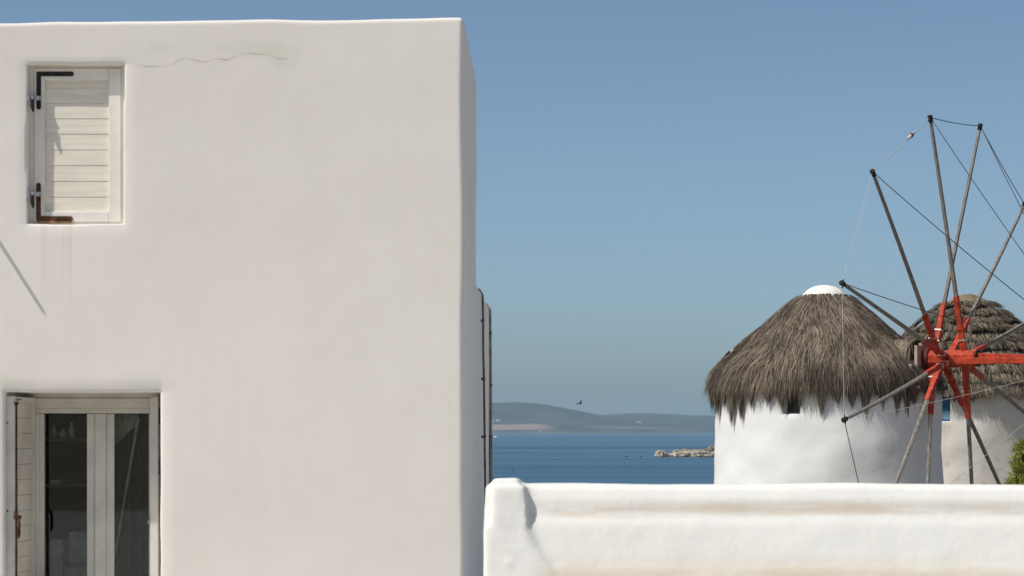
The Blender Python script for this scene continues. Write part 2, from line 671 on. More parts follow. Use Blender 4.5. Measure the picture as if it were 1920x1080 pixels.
SD = FY + 0.085                        # front face of the shutter frame
k = SD / FY                            # the frame lies deeper, so its pixels are spread over slightly more


def sp(px, py, d=0.0):
    return P(px, py, SD + d)


def fbox(bm, px0, py0, px1, py1, ya, yb):
    """box whose front face (depth ya) covers the pixels px0..px1, py0..py1"""
    a, b = P(px0, py1, ya), P(px1, py0, ya)
    return box(bm, (a.x, ya, a.z), (b.x, yb, b.z))


shutter = bmesh.new()
fbox(shutter, 64, 128, 83, 416, SD, SD + 0.05)
fbox(shutter, 204, 128, 226, 416, SD, SD + 0.05)
fbox(shutter, 83.15, 128, 203.85, 150, SD + 0.001, SD + 0.05)
fbox(shutter, 83.15, 397, 203.85, 416, SD + 0.001, SD + 0.05)
shutter = obj('window_shutter', shutter, M_white, house, bevel=0.004)
bm = bmesh.new()
fbox(bm, 36, 108, 63.6, 432, SD + 0.012, SD + 0.04)
fbox(bm, 226.4, 108, 246, 432, SD + 0.012, SD + 0.04)
fbox(bm, 63.7, 108, 226.3, 127.6, SD + 0.013, SD + 0.04)
fbox(bm, 63.7, 416.5, 226.3, 432, SD + 0.013, SD + 0.04)
obj('casing', bm, M_white, shutter)
cuts = [149, 165, 193.5, 222.5, 251.5, 281, 310.5, 340, 369.5, 398]
for i, (a, b) in enumerate(zip(cuts, cuts[1:])):
    bm = bmesh.new()
    q0, q1 = P(82, b - 0.13, SD + 0.028), P(205, a + 0.13, SD + 0.028)
    tilt = 0.0012
    hexa(bm, [(q0.x, SD + 0.028 - tilt, q0.z), (q1.x, SD + 0.028 - tilt, q0.z), (q1.x, SD + 0.047, q0.z), (q0.x, SD + 0.047, q0.z),
              (q0.x, SD + 0.028 + tilt, q1.z), (q1.x, SD + 0.028 + tilt, q1.z), (q1.x, SD + 0.047, q1.z), (q0.x, SD + 0.047, q1.z)])
    obj('slat', bm, M_cream, shutter, bevel=0.002)
bm = bmesh.new()
fbox(bm, 84, 151, 203, 396, SD + 0.0475, SD + 0.056)
obj('backing', bm, mat_new('slat_gap', (0.55, 0.48, 0.38), 0.9, 0.1), shutter)


def strap(pts, wpx, mat, name='hinge_strap', rnd=True, ya=None):
    bm = bmesh.new()
    ya = ya or SD - 0.006
    (x0, y0), (xc, yc), (x1, y1) = pts
    h = wpx / 2
    for (ax, ay, bx_, by) in ((min(x0, xc) - (h if x0 == xc else 0), min(y0, yc) - (h if yc < y0 else 0), max(x0, xc) + h, max(y0, yc) + (h if yc > y0 else 0)),):
        fbox(bm, ax, ay, bx_, by, ya, SD + 0.002)
    sgn = 1 if x1 > xc else -1
    fbox(bm, xc + h, yc - h, x1, yc + h, ya + 0.0004, SD + 0.0023)
    for (ex, ey) in ((x0, y0), (x1, y1)):
        c = P(ex, ey, ya)
        tube(bm, [c + Vector((0, -0.0006, 0)), c + Vector((0, 0.008, 0))], h / F * ya, 12)
    for t in (0.25, 0.6, 0.92):
        c = P(xc + (x1 - xc) * t, yc, ya)
        tube(bm, [c + Vector((0, -0.004, 0)), c + Vector((0, 0.004, 0))], 0.007, 8)
        c = P(xc, y0 + (yc - y0) * t, ya)
        tube(bm, [c + Vector((0, -0.004, 0)), c + Vector((0, 0.004, 0))], 0.007, 8)
    return obj(name, bm, mat, shutter)


strap([(72.5, 201), (72.5, 138.5), (134, 138.5)], 8.5, M_iron)
s2 = strap([(72, 347), (72, 409.5), (132, 409.5)], 8.5, M_rust)
s2['label'] = 'rusty lower corner strap'
bm = bmesh.new()
fbox(bm, 69, 414.5, 135, 417.5, SD - 0.012, SD)
obj('rust_crust', bm, M_rusto, shutter, bevel=0.002)
for hy in (184, 364):
    bm = bmesh.new()
    c = P(54, hy, FY + 0.012)
    tube(bm, [c - Vector((0, 0, 0.026)), c + Vector((0, 0, 0.026))], 0.013, 12)
    tube(bm, [c + Vector((-0.025, 0.04, 0)), c], 0.010, 8)
    hg = obj('hinge_pin', bm, M_zinc, shutter, angle=40)
    bm = bmesh.new()
    e = P(77, hy, SD - 0.02)
    beam(bm, c + Vector((0.012, 0, 0)), e, 0.012, 0.040, 0.012, 0.034, Vector((0, 0, 1)))
    for t in (0.3, 0.75):
        q = c.lerp(e, t)
        tube(bm, [q + Vector((0, -0.018, 0)), q + Vector((0, 0.012, 0))], 0.012, 8)
    obj('hinge_plate', bm, M_zinc, hg, bevel=0.002)
    bm = bmesh.new()
    q = P(60.5, hy + 14, FY + 0.02)
    tube(bm, [q + Vector((0, 0, 0.05)), q, q + Vector((0.006, -0.006, -0.025)), q + Vector((0.008, -0.01, -0.05))], [0.012, 0.016, 0.013, 0.006], 8)
    obj('hinge_hook', bm, M_iron, hg, angle=40)

# --- lower glazed window with its two open shutter leaves
M_door = plain('old_white_frame_paint', (0.64, 0.62, 0.57), 0.45, 0.3, 0.06, 4.0, bump=0.05)
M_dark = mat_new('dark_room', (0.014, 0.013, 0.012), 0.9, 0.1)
WY = FY + 0.60
PB = 1095                                       # bottom of the pieces, below the picture
zb = 8.64


def wbox(bm, px0, py0, px1, ya, yb, py1=None):
    a, b = P(px0, py1 or 900, ya), P(px1, py0, ya)
    box(bm, (a.x, ya, a.z if py1 else zb), (b.x, yb, b.z))


bm = bmesh.new()
wbox(bm, 30, 735, 300, WY + 0.012, WY + 0.09, 746.6)     # head
wbox(bm, 60, 747, 300, WY - 0.005, WY + 0.09, 765)
wbox(bm, 60, 765.3, 300, WY + 0.010, WY + 0.09, 775)
wbox(bm, 60, 775.4, 73, WY + 0.0, WY + 0.09)
wbox(bm, 281, 775.4, 300, WY + 0.0, WY + 0.09)
gw = obj('glazed_window', bm, M_door, house, bevel=0.003)
for (xa, xb_, ya) in ((73.3, 166, 0.03), (196, 281, 0.035)):
    bm = bmesh.new()
    l, r_ = (9.5, 12) if xa < 100 else (18, 3)
    wbox(bm, xa, 776, xa + l, WY + ya, WY + ya + 0.05)
    wbox(bm, xb_ - (3 if xa < 100 else 2), 776, xb_ + (12 if xa < 100 else 3), WY + ya, WY + ya + 0.05)
    cs = obj('casement', bm, M_door, gw, bevel=0.004)
    bm = bmesh.new()
    wbox(bm, xa + l - 1, 776.5, xb_ - (2 if xa < 100 else 1), WY + ya + 0.022, WY + ya + 0.028)
    gm = bpy.data.materials.get('window_glass')
    if not gm:
        gm = bpy.data.materials.new('window_glass')
        gm.use_nodes = True
        t = gm.node_tree
        t.nodes.clear()
        o_ = t.nodes.new('ShaderNodeOutputMaterial')
        mx = t.nodes.new('ShaderNodeMixShader')
        tr = t.nodes.new('ShaderNodeBsdfTransparent')
        tr.inputs[0].default_value = (0.82, 0.86, 0.85, 1)
        gl = t.nodes.new('ShaderNodeBsdfGlossy')
        gl.inputs['Roughness'].default_value = 0.02
        fr = t.nodes.new('ShaderNodeFresnel')
        fr.inputs[0].default_value = 1.5
        t.links.new(fr.outputs[0], mx.inputs[0])
        t.links.new(tr.outputs[0], mx.inputs[1])
        t.links.new(gl.outputs[0], mx.inputs[2])
        t.links.new(mx.outputs[0], o_.inputs[0])
    obj('pane', bm, gm, cs)
bm = bmesh.new()
wbox(bm, 178, 775.8, 198, WY + 0.012, WY + 0.06)
obj('astragal', bm, M_door, gw, bevel=0.004)

# shutter leaves folded back along the reveals
M_leaf = plain('sun_worn_cream_paint', (0.66, 0.615, 0.53), 0.55, 0.25, 0.07, 4.0, stretch=(1, 1, 0.5), bump=0.08)
lx = P(8.5, 806, FY + 0.05).x
lt = P(960, 743, FY + 0.05).z
bm = bmesh.new()
box(bm, (lx, FY + 0.05, zb), (lx + 0.082, FY + 0.10, lt))                     # meeting stile seen end on


def lin_x(y):
    """x of the leaf's inner face at depth y: the leaf stands a little ajar"""
    a_, b_ = P(34, 806, FY + 0.101).x, P(66.5, 806, FY + 0.595).x
    return a_ + (b_ - a_) * (y - FY - 0.101) / 0.494


def leafbox(bm, y0, y1, z0, z1, inset=0.0, th=0.055):
    q = [(lin_x(y0) - th, y0), (lin_x(y0) - inset, y0), (lin_x(y1) - inset, y1), (lin_x(y1) - th, y1)]
    hexa(bm, [(x, y, z0) for x, y in q] + [(x, y, z1) for x, y in q])


leafbox(bm, FY + 0.1005, FY + 0.535, lt - 0.045, lt - 0.004)
leafbox(bm, FY + 0.5355, FY + 0.594, zb, lt - 0.004)
leaf = obj('shutter_leaf', bm, M_door, house, bevel=0.003)
z = lt - 0.046
while z > zb + 0.1:
    bm = bmesh.new()
    leafbox(bm, FY + 0.101, FY + 0.535, z - 0.1150, z, 0.003, 0.05)
    obj('slat', bm, M_leaf, leaf, bevel=0.003)
    z -= 0.117
bm = bmesh.new()
rx_ = P(30.5, 806, FY + 0.04).x
ry = FY + 0.040
zt = P(960, 757, ry).z
tube(bm, [(rx_, ry, zb), (rx_, ry, zt)], 0.009, 8)
tube(bm, [(rx_, ry, zt - 0.01), (rx_, ry, zt + 0.015)], 0.016, 10)
tube(bm, [(rx_ - 0.003, ry, zt + 0.028), (rx_ + 0.035, ry, zt + 0.032)], 0.005, 6)
rod = obj('bolt_rod', bm, plain('dark_rusty_iron', (0.045, 0.026, 0.018), 0.7, 0.3, 0.4, 20.0), leaf, angle=40)
bm = bmesh.new()
hz0, hz1 = P(960, 1008, ry).z, P(960, 970, ry).z
hx = P(37.0, 806, ry).x
tube(bm, [(hx, ry - 0.02, hz1), (hx, ry - 0.035, hz1 - 0.03), (hx - 0.001, ry - 0.035, hz0 + 0.02), (hx - 0.003, ry - 0.02, hz0)], [0.012, 0.014, 0.013, 0.010], 8)
box(bm, (rx_ - 0.02, ry - 0.012, hz1 - 0.012), (hx + 0.012, ry + 0.008, hz1 + 0.016))
box(bm, (rx_ - 0.018, ry - 0.010, hz1 + 0.02), (rx_ + 0.012, ry + 0.008, hz1 + 0.045))
obj('bolt_handle', bm, M_rust, leaf, bevel=0.002)
for (px, py) in ((14, 793), (14, 958)):
    bm = bmesh.new()
    c = P(px, py, FY + 0.05)
    tube(bm, [c + Vector((0, -0.003, 0)), c + Vector((0, 0.002, 0))], 0.008, 8)
    obj('screw', bm, M_rusto, leaf)
ry0 = FY + 0.36
bm = bmesh.new()
r0, r1 = P(281.5, 806, ry0).x, P(296.5, 806, ry0).x
lt2 = P(960, 744, ry0).z
box(bm, (r0, ry0, zb), (r1, ry0 + 0.235, lt2))
leaf2 = obj('shutter_leaf', bm, M_door, house, bevel=0.004)
bm = bmesh.new()
tube(bm, [(r0 - 0.004, ry0 + 0.03, P(960, 990, ry0).z), (r0 - 0.018, ry0 + 0.01, P(960, 978, ry0).z), (r0 - 0.004, ry0 + 0.03, P(960, 970, ry0).z)], 0.006, 6)
obj('catch', bm, M_zinc, leaf2)
for py in (765, 860):
    bm = bmesh.new()
    c = P(299.5, py, FY + 0.2)
    beam(bm, c, c + Vector((0, 0, -0.12)), 0.014, 0.05, 0.014, 0.05, Vector((0, 1, 0)))
    obj('hinge', bm, M_iron, leaf2)

# the dark room behind the glass, with what can be made out in it; pole and cloth replace a reflection
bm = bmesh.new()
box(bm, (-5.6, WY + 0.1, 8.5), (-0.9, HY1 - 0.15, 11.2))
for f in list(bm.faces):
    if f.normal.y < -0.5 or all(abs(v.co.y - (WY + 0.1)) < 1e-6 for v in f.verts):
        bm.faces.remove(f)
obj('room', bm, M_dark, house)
M_cur = plain('grey_curtain_cloth', (0.10, 0.10, 0.10), 0.9, 0.1, 0.1, 6.0)
bm = bmesh.new()
rows = []
for kk in range(60):
    t = kk / 59
    x = P(206, 0, WY + 0.28).x + (P(330, 0, WY + 0.28).x - P(206, 0, WY + 0.28).x) * t
    y = WY + 0.26 + 0.022 * math.sin(t * 40) + 0.012 * math.sin(t * 17 + 1)
    rows.append([bm.verts.new((x + 0.02 * math.sin(zz_ * 2 + t * 5), y, zz_)) for zz_ in np.linspace(8.6, 10.16, 8)])
for p, q in zip(rows, rows[1:]):
    for j in range(7):
        bm.faces.new((p[j], q[j], q[j + 1], p[j + 1]))
cur = obj('curtain', bm, M_cur, None, smooth=True)
cur.modifiers.new('thick', 'SOLIDIFY').thickness = 0.004
tag(cur, 'dark grey curtain hanging inside the right pane of the lower window', 'curtain')
pa, pb_ = P(259, 786, WY + 0.16), P(231, 950, WY + 0.16)  # pole added in place of a parasol pole reflected in the glass
bm = bmesh.new()
tube(bm, [pa + (pa - pb_) * 0.02, pb_, pb_ + (pb_ - pa) * 1.1], [0.014, 0.009, 0.009], 8)
tag(obj('reflection_pole', bm, plain('pale_reflection_pole', (0.5, 0.48, 0.42), 0.5, 0.3, 0.1, 9.0), None, angle=50), 'thin pale pole behind the right pane, standing in for a reflected parasol pole', 'pole')
bm = bmesh.new()
rows = []
for i in range(15):
    t = i / 14
    rows.append([bm.verts.new(P(206 + 54 * t, py, WY + 0.19 + 0.012 * math.sin(t * 19 + q)) ) for q, py in enumerate((774, 790 - 6 * t, 812 - 20 * t, 846 - 54 * t))])
for p, q in zip(rows, rows[1:]):
    for j in range(3):
        bm.faces.new((p[j], q[j], q[j + 1], p[j + 1]))
vl = obj('cloth', bm, plain('beige_reflection_cloth', (0.42, 0.40, 0.35), 0.9, 0.1, 0.1, 9.0), None, smooth=True)  # added in place of the parasol fabric reflected in the glass
vl.modifiers.new('thick', 'SOLIDIFY').thickness = 0.004
tag(vl, 'beige cloth in the upper left corner of the right pane, standing in for a reflected parasol', 'cloth')
chair = thing('armchair', 'pale armchair in the dark room behind the left pane', 'chair', (P(125, 0, WY + 0.7).x, WY + 0.8, 8.5))
M_chair = plain('pale_upholstery', (0.62, 0.60, 0.55), 0.9, 0.1, 0.1, 9.0)


def cbox(nm, px0, py0, px1, py1, ya, yb, bev=0.03):
    bm = bmesh.new()
    fbox(bm, px0, py0, px1, py1, ya, yb)
    return obj(nm, bm, M_chair, chair, bevel=bev, angle=50)


cbox('armrest', 92, 1010, 118, 1110, WY + 0.45, WY + 1.05)
cbox('backrest', 126, 996, 190, 1110, WY + 0.62, WY + 0.80, 0.04)
cbox('seat', 119, 1062, 186, 1110, WY + 0.42, WY + 0.615)
cbox('armrest', 192, 1010, 216, 1110, WY + 0.45, WY + 1.05)


M_shelf = plain('dark_shelf_wood', (0.07, 0.06, 0.05), 0.6, 0.3, 0.2, 9.0)
M_jar = plain('white_glazed_ware', (0.42, 0.41, 0.40), 0.3, 0.5, 0.05, 9.0)
for (py, lb) in ((822, 'upper dark shelf in the room behind the left pane'), (908, 'lower dark shelf in the room behind the left pane')):
    bm = bmesh.new()
    fbox(bm, 70, py, 182, py + 5, WY + 0.30, WY + 0.52)
    tag(obj('shelf', bm, M_shelf, bevel=0.003), lb, 'shelf', 'shelves behind the left pane')
for (px, py, hh, rr, lb) in ((101, 822, 0.10, 0.022, 'narrow white bottle, leftmost on the upper shelf'), (118, 822, 0.075, 0.034, 'squat white jar in the middle of the upper shelf'),
                             (134, 822, 0.13, 0.026, 'tall white jug, rightmost on the upper shelf'), (104, 908, 0.035, 0.05, 'shallow white bowl on the lower shelf')):
    c = P(px, py, WY + 0.37)
    bm = bmesh.new()
    rings = lathe(bm, (c.x, c.y), [(0.001, c.z), (rr * 0.8, c.z + 0.001), (rr, c.z + hh * 0.25), (rr, c.z + hh * 0.55), (rr * 0.5 if hh > 0.05 else rr * 1.1, c.z + hh * 0.8), (rr * 0.45 if hh > 0.05 else rr * 1.12, c.z + hh)], 16)
    tag(obj('bowl' if hh < 0.05 else 'jar', bm, M_jar, smooth=True), lb, 'crockery', 'crockery on the shelves')


# ------------------------------------------------------------------ terrace parapet wall with end post
def make_parapet():
    Y = 12.0
    S = F / Y

    def X(px):
        return (px - 960) / S

    def Z(py):
        return ZC + (806 - py) / S

    bm = bmesh.new()
    prof = [(12.46, 8.45), (12.43, Z(928)), (12.36, Z(911)), (12.16, Z(908.5)), (12.11, Z(914)), (12.078, Z(938)), (12.074, Z(948)), (12.068, Z(964)),
            (12.035, Z(985)), (11.985, Z(1042)), (11.97, Z(1060)), (11.96, Z(1066)), (11.87, Z(1180)), (11.80, 8.45)]
    x0, x1 = X(950), 6.5
    a = [bm.verts.new((x0, y, z)) for y, z in prof]
    b = [bm.verts.new((x1, y, z)) for y, z in prof]
    bm.faces.new(a)
    bm.faces.new(b[::-1])
    for i in range(len(prof)):
        j = (i + 1) % len(prof)
        bm.faces.new((a[j], a[i], b[i], b[j]))
    # end post
    hexa(bm, [(X(903), 11.86, 8.45), (X(1001), 11.80, 8.45), (X(1018), 12.48, 8.45), (X(903), 12.48, 8.45),
              (X(909), 12.035, Z(897)), (X(986), 12.035, Z(897)), (X(992), 12.45, Z(899)), (X(909), 12.45, Z(899))])
    bmesh.ops.bevel(bm, geom=[e_ for e_ in bm.edges if all(v_.index == -1 and v_.co.x < X(1030) and v_.co.y > 11.85 for v_ in e_.verts) and len(e_.link_faces) == 2 and max(v_.co.x for v_ in e_.verts) < X(1030)], offset=0.035, segments=3, affect='EDGES')
    # flared foot sloping down to the right
    pf = [(X(907.5), Z(985)), (X(983), Z(985)), (X(1000), Z(1024)), (X(1040), Z(1080)), (X(1110), Z(1160)), (X(1210), 8.45), (X(902), 8.45)]
    fr = [bm.verts.new((x, 12.005 + (z - Z(985)) * 0.27, z)) for x, z in pf]
    bk = [bm.verts.new((x + (0.32 if 0 < i_ < 5 else 0), 12.22, z)) for i_, (x, z) in enumerate(pf)]
    bm.faces.new(fr[::-1])
    bm.faces.new(bk)
    for i in range(len(pf)):
        j = (i + 1) % len(pf)
        bm.faces.new((fr[i], fr[j], bk[j], bk[i]))
    bmesh.ops.recalc_face_normals(bm, faces=bm.faces)
    me = bpy.data.meshes.new('tmp')
    bm.to_mesh(me)
    bm.free()
    o = bpy.data.objects.new('tmp', me)
    col.objects.link(o)
    md = o.modifiers.new('r', 'REMESH')
    md.mode = 'VOXEL'
    md.voxel_size = 0.012
    s = o.modifiers.new('s', 'SMOOTH')
    s.factor = 0.5
    s.iterations = 16
    dg = bpy.context.evaluated_depsgraph_get()
    me2 = bpy.data.meshes.new_from_object(o.evaluated_get(dg))
    bpy.data.objects.remove(o)
    n = len(me2.vertices)
    cs = np.empty(n * 3)
    me2.vertices.foreach_get('co', cs)
    nr = np.empty(n * 3)
    me2.vertices.foreach_get('normal', nr)
    cs, nr = cs.reshape(-1, 3), nr.reshape(-1, 3)
    for i in range(n):
        p = Vector(cs[i])
        d = noise.noise(Vector((p.x * 1.3, p.y * 3, p.z * 3))) * 0.009 + noise.noise(Vector((p.x * 5, p.y * 6, p.z * 6 + 4))) * 0.0035 + noise.noise(Vector((p.x * 14, p.y * 14, p.z * 14))) * 0.0008
        cs[i] += nr[i] * d
    me2.vertices.foreach_set('co', cs.ravel())
    me2.update()
    m, nd, c = stucco('whitewashed_parapet', (0.735, 0.722, 0.69), (0.685, 0.66, 0.615), 0.6, 0.35, 26.0)
    x, y, z = nd.xyz()
    wob = nd.math('MULTIPLY', nd.math('SUBTRACT', nd.noise(1.6, 4, 0.6, stretch=(1, 1, 3)), 0.5), 0.06)
    zz = nd.math('ADD', z, wob)
    g1 = nd.math('MULTIPLY', nd.band(zz, Z(974), Z(962), Z(954), Z(934)), nd.math('MULTIPLY', nd.ramp(x, X(1000), X(1040)), nd.ramp(nd.noise(2.2, 5, 0.65, stretch=(0.6, 1, 7)), 0.32, 0.60)))
    c = nd.mix(nd.math('MULTIPLY', g1, 0.58), c, (0.56, 0.455, 0.34))
    g2 = nd.math('MULTIPLY', nd.math('MULTIPLY', nd.ramp(zz, Z(1030), Z(1085)), nd.ramp(x, X(985), X(1040))), nd.ramp(nd.noise(1.9, 5, 0.6, stretch=(0.5, 1, 4)), 0.33, 0.68))
    c = nd.mix(nd.math('MULTIPLY', g2, 0.7), c, (0.60, 0.49, 0.36))
    nd.color(c)
    o = new_obj('parapet_wall', me2, m, None, True)
    tag(o, 'low whitewashed parapet wall with a rounded end post and brown stained ledge', 'wall')


make_parapet()

# ------------------------------------------------------------------ windmills
M_lime, n_, c_ = stucco('mill_limewash', (0.745, 0.74, 0.73), (0.68, 0.675, 0.66), 0.5, 0.35, 16.0)


def mill2_mat():
    m, n, c = stucco('weathered_limewash', (0.60, 0.565, 0.515), (0.50, 0.46, 0.405), 0.8, 0.45, 14.0)
    x, y, z = n.xyz()
    spots = n.math('MULTIPLY', n.ramp(n.noise(5.0, 6, 0.7), 0.54, 0.66), n.band(z, ZC - 3.5, ZC - 1.4, ZC - 0.9, ZC - 0.25))
    c = n.mix(n.math('MULTIPLY', spots, 0.55), c, (0.36, 0.34, 0.31))
    n.color(c)
    return m


M_lime2 = mill2_mat()


def thatch_mat(name, lo, hi):
    m = mat_new(name, lo, 0.85, 0.15)
    n = N(m)
    a = n.t.nodes.new('ShaderNodeAttribute')
    a.attribute_name = 'straw'
    n.color(n.mix(a.outputs['Fac'], lo, hi))
    return m


M_straw = thatch_mat('grey_reed_thatch', (0.055, 0.042, 0.033), (0.45, 0.365, 0.275))
M_straw2 = thatch_mat('brown_straw_thatch', (0.045, 0.034, 0.025), (0.44, 0.36, 0.265))
M_core = mat_new('thatch_core', (0.05, 0.040, 0.032), 0.95, 0.05)


class Straw:
    """collects thin tapering blades into one mesh"""
    def __init__(s):
        s.v, s.f, s.c = [], [], []

    def blade(s, p0, p1, p2, wd, w, tint):
        i = len(s.v)
        h = w * (wd / 2)
        s.v += [p0 - h, p0 + h, p1 + h * 0.9, p1 - h * 0.9, p2]
        s.f += [(i, i + 1, i + 2, i + 3), (i + 3, i + 2, i + 4)]
        s.c += [tint] * 5

    def build(s, name, mat, parent, kind='stuff'):
        me = bpy.data.meshes.new(name)
        me.from_pydata(s.v, [], s.f)
        at = me.attributes.new('straw', 'FLOAT', 'POINT')
        at.data.foreach_set('value', s.c)
        return new_obj(name, me, mat, parent, False, kind)


def tower(c, r_of_z, z0, z1, holes, mat, root, seed, lump=0.02):
    us = lines(-math.pi, math.pi - 0.04, 0.045, [q for h in holes for q in (h[0] - .01, h[0], h[0] + .01, h[1] - .01, h[1], h[1] + .01)])
    vs = lines(z0, z1, 0.09, [q for h in holes for q in (h[2] - .02, h[2], h[2] + .02, h[3] - .02, h[3], h[3] + .02)])

    be = math.atan2(c[0], c[1])

    def pos(u, v, d):
        ca, sa = math.sin(u - be), -math.cos(u - be)          # u = 0 faces the terrace, positive to the right
        wv = noise.noise(Vector((ca * 1.9 + seed, sa * 1.9, v * 0.8))) * lump + noise.noise(Vector((ca * 4.4, sa * 4.4 + seed, v * 1.7))) * lump * 0.75 + noise.noise(Vector((ca * 11, sa * 11 + seed, v * 4.4))) * lump * 0.16
        r = r_of_z(v) + wv - d
        return Vector((c[0] + r * ca, c[1] + r * sa, v))

    return obj('tower', grow_grid(us, vs, holes, pos, closed=True), mat, root, angle=50)


def pr(prof, t):
    """point on a polyline profile of (r, z), t from 0 to 1 by length; also its tangent"""
    L = [math.dist(a, b) for a, b in zip(prof, prof[1:])]
    s = t * sum(L)
    for (a, b), l in zip(zip(prof, prof[1:]), L):
        if s <= l or b is prof[-1]:
            k_ = min(1, s / l)
            return (a[0] + (b[0] - a[0]) * k_, a[1] + (b[1] - a[1]) * k_), ((b[0] - a[0]) / l, (b[1] - a[1]) / l)
        s -= l


GZ = 6.5
# ---- first windmill
Y1 = 49.26
S1 = F / Y1
C1 = ((1552 - 960) / S1, Y1)


def z1(py):
    return ZC + (806 - py) / S1


mill = thing('windmill', 'round white windmill with smooth grey reed roof and a red hubbed wheel of bare poles', 'windmill', (C1[0], C1[1], GZ))


def r1(z):
    return (207 + (z1(735) - z) * S1 * 7.5 / 170) / S1


wa0 = math.asin((1470 - 1552) / 209)
wa1 = math.asin((1503 - 1552) / 209)
ww = (wa0, wa1, z1(778), z1(733), 0.22, 0.012)
tower(C1, r1, GZ - 0.3, z1(712), [ww], M_lime, mill, 2.0, 0.040)
am = (wa0 + wa1) / 2 - math.atan2(C1[0], C1[1])
dirw = Vector((math.sin(am), -math.cos(am), 0))
sidew = Vector((math.cos(am), math.sin(am), 0))
rot = Matrix((( sidew.x, -dirw.x, 0, 0), (sidew.y, -dirw.y, 0, 0), (0, 0, 1, 0), (0, 0, 0, 1)))
cw = Vector((C1[0], C1[1], 0)) + dirw * (r1(z1(755)) - 0.215)
bm = bmesh.new()
hw = (wa1 - wa0) * 209 / S1 / 2 + 0.02
T = Matrix.Translation(cw) @ rot
za, zb_ = z1(779), z1(732)
box(bm, (-hw, 0.0, za), (-hw + 0.05, 0.05, zb_), T)
box(bm, (hw - 0.05, 0.0, za), (hw, 0.05, zb_), T)
box(bm, (-hw + 0.0505, 0.001, zb_ - 0.05), (hw - 0.0505, 0.05, zb_), T)
box(bm, (-hw + 0.0505, 0.001, za), (hw - 0.0505, 0.05, za + 0.055), T)
wf = obj('window', bm, plain('grey_window_wood', (0.22, 0.20, 0.18), 0.7, 0.2, 0.2, 20.0), mill)
bm = bmesh.new()
box(bm, (-hw + 0.04, 0.03, za), (hw - 0.04, 0.036, zb_), T)
obj('pane', bm, mat_new('dark_interior_pane', (0.045, 0.043, 0.042), 0.35, 0.5), wf)  # opaque sheet; the darkness of the interior is put into its colour

# roof
RC1 = Vector(((1545 - 960) / S1, Y1, 0))
prof1 = [(a / S1, z1(b)) for a, b in ((40, 556), (48, 560), (90, 594), (136, 632), (178, 669), (196, 686), (205, 701), (208, 715), (203, 725), (192, 729))]
bm = bmesh.new()
lathe(bm, RC1, [(a - 0.02, b - 0.05) for a, b in prof1[:-2]] + [(prof1[-1][0], prof1[-1][1])], 72)
obj('roof_core', bm, M_core, mill, smooth=True)
NV = Vector((0.8214, -0.5703, 0.0))       # direction the wheel faces
na = math.atan2(NV.y, NV.x)
st = Straw()


def tint_at(p, base=0.36, sd=0.16):
    cl = noise.noise(Vector((p.x * 2.2, p.y * 2.2, p.z * 1.3)))
    cl2 = noise.noise(Vector((p.x * 6.0, p.y * 6.0, p.z * 2.2 + 9)))
    return min(1.0, max(0.0, base + cl * 0.20 + cl2 * 0.20 + random.gauss(0, sd)))


def adiff(a, b):
    return abs((a - b + math.pi) % (2 * math.pi) - math.pi)


NS1 = 88000
for i in range(NS1):
    t = (random.random() ** 0.62) * 0.97
    a = random.uniform(0, 2 * math.pi)
    if math.sin(a) > 0.55 and random.random() < 0.7:       # back of the roof: thinner
        continue
    (r, z), (tr, tz) = pr(prof1[:-2], t)
    out = Vector((math.cos(a), math.sin(a), 0))
    side = Vector((-out.y, out.x, 0))
    p0 = Vector((RC1.x, RC1.y, 0)) + out * r + Vector((0, 0, z))
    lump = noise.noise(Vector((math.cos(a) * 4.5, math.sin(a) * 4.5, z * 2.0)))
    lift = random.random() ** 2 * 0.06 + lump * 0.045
    nrm = out * (-tz) + Vector((0, 0, tr))
    sw = noise.noise(Vector((p0.x * 1.5, p0.y * 1.5, p0.z * 1.2 + 5))) * 0.5 + random.gauss(0, 0.17)
    d = (out * tr + Vector((0, 0, tz)) + side * sw).normalized()
    L = random.uniform(0.22, 0.5)
    dip = Vector((0, 0, -1)) * L * (0.10 if t < 0.8 else 0.3)
    p0 = p0 + nrm * lift
    w = random.uniform(0.007, 0.016)
    p1 = p0 + d * L * 0.55 + nrm * random.uniform(0, 0.02)
    p2 = p0 + d * L + dip + nrm * random.uniform(-0.02, 0.035)
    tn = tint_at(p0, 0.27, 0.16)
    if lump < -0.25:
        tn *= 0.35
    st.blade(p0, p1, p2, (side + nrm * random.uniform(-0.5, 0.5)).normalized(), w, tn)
# drooping eaves
for i in range(22000):
    a = random.uniform(0, 2 * math.pi)
    if math.sin(a) > 0.6 or adiff(a, na) < 0.16:
        continue
    out = Vector((math.cos(a), math.sin(a), 0))
    side = Vector((-out.y, out.x, 0))
    k_ = random.random()
    r = 188 + 21 * k_
    z = z1(700 + 20 * (1 - k_) * random.random() + 14 * random.random())
    cl = noise.noise(Vector((a * 7.0, 3.0, 0)))
    p0 = Vector((RC1.x, RC1.y, z)) + out * (r / S1)
    L = 0.13 + 0.14 * random.random() + 0.22 * cl
    L = max(0.07, L)
    spread = random.gauss(0, 0.16) - cl * 0.1
    p1 = p0 + Vector((0, 0, -L * 0.5)) + out * 0.03 + side * spread * L * 0.5
    p2 = p0 + Vector((0, 0, -L)) + out * random.uniform(-0.05, 0.05) + side * spread * L
    st.blade(p0, p1, p2, (side + out * random.uniform(-0.6, 0.6)).normalized(), random.uniform(0.007, 0.016), tint_at(p0, 0.30, 0.19))
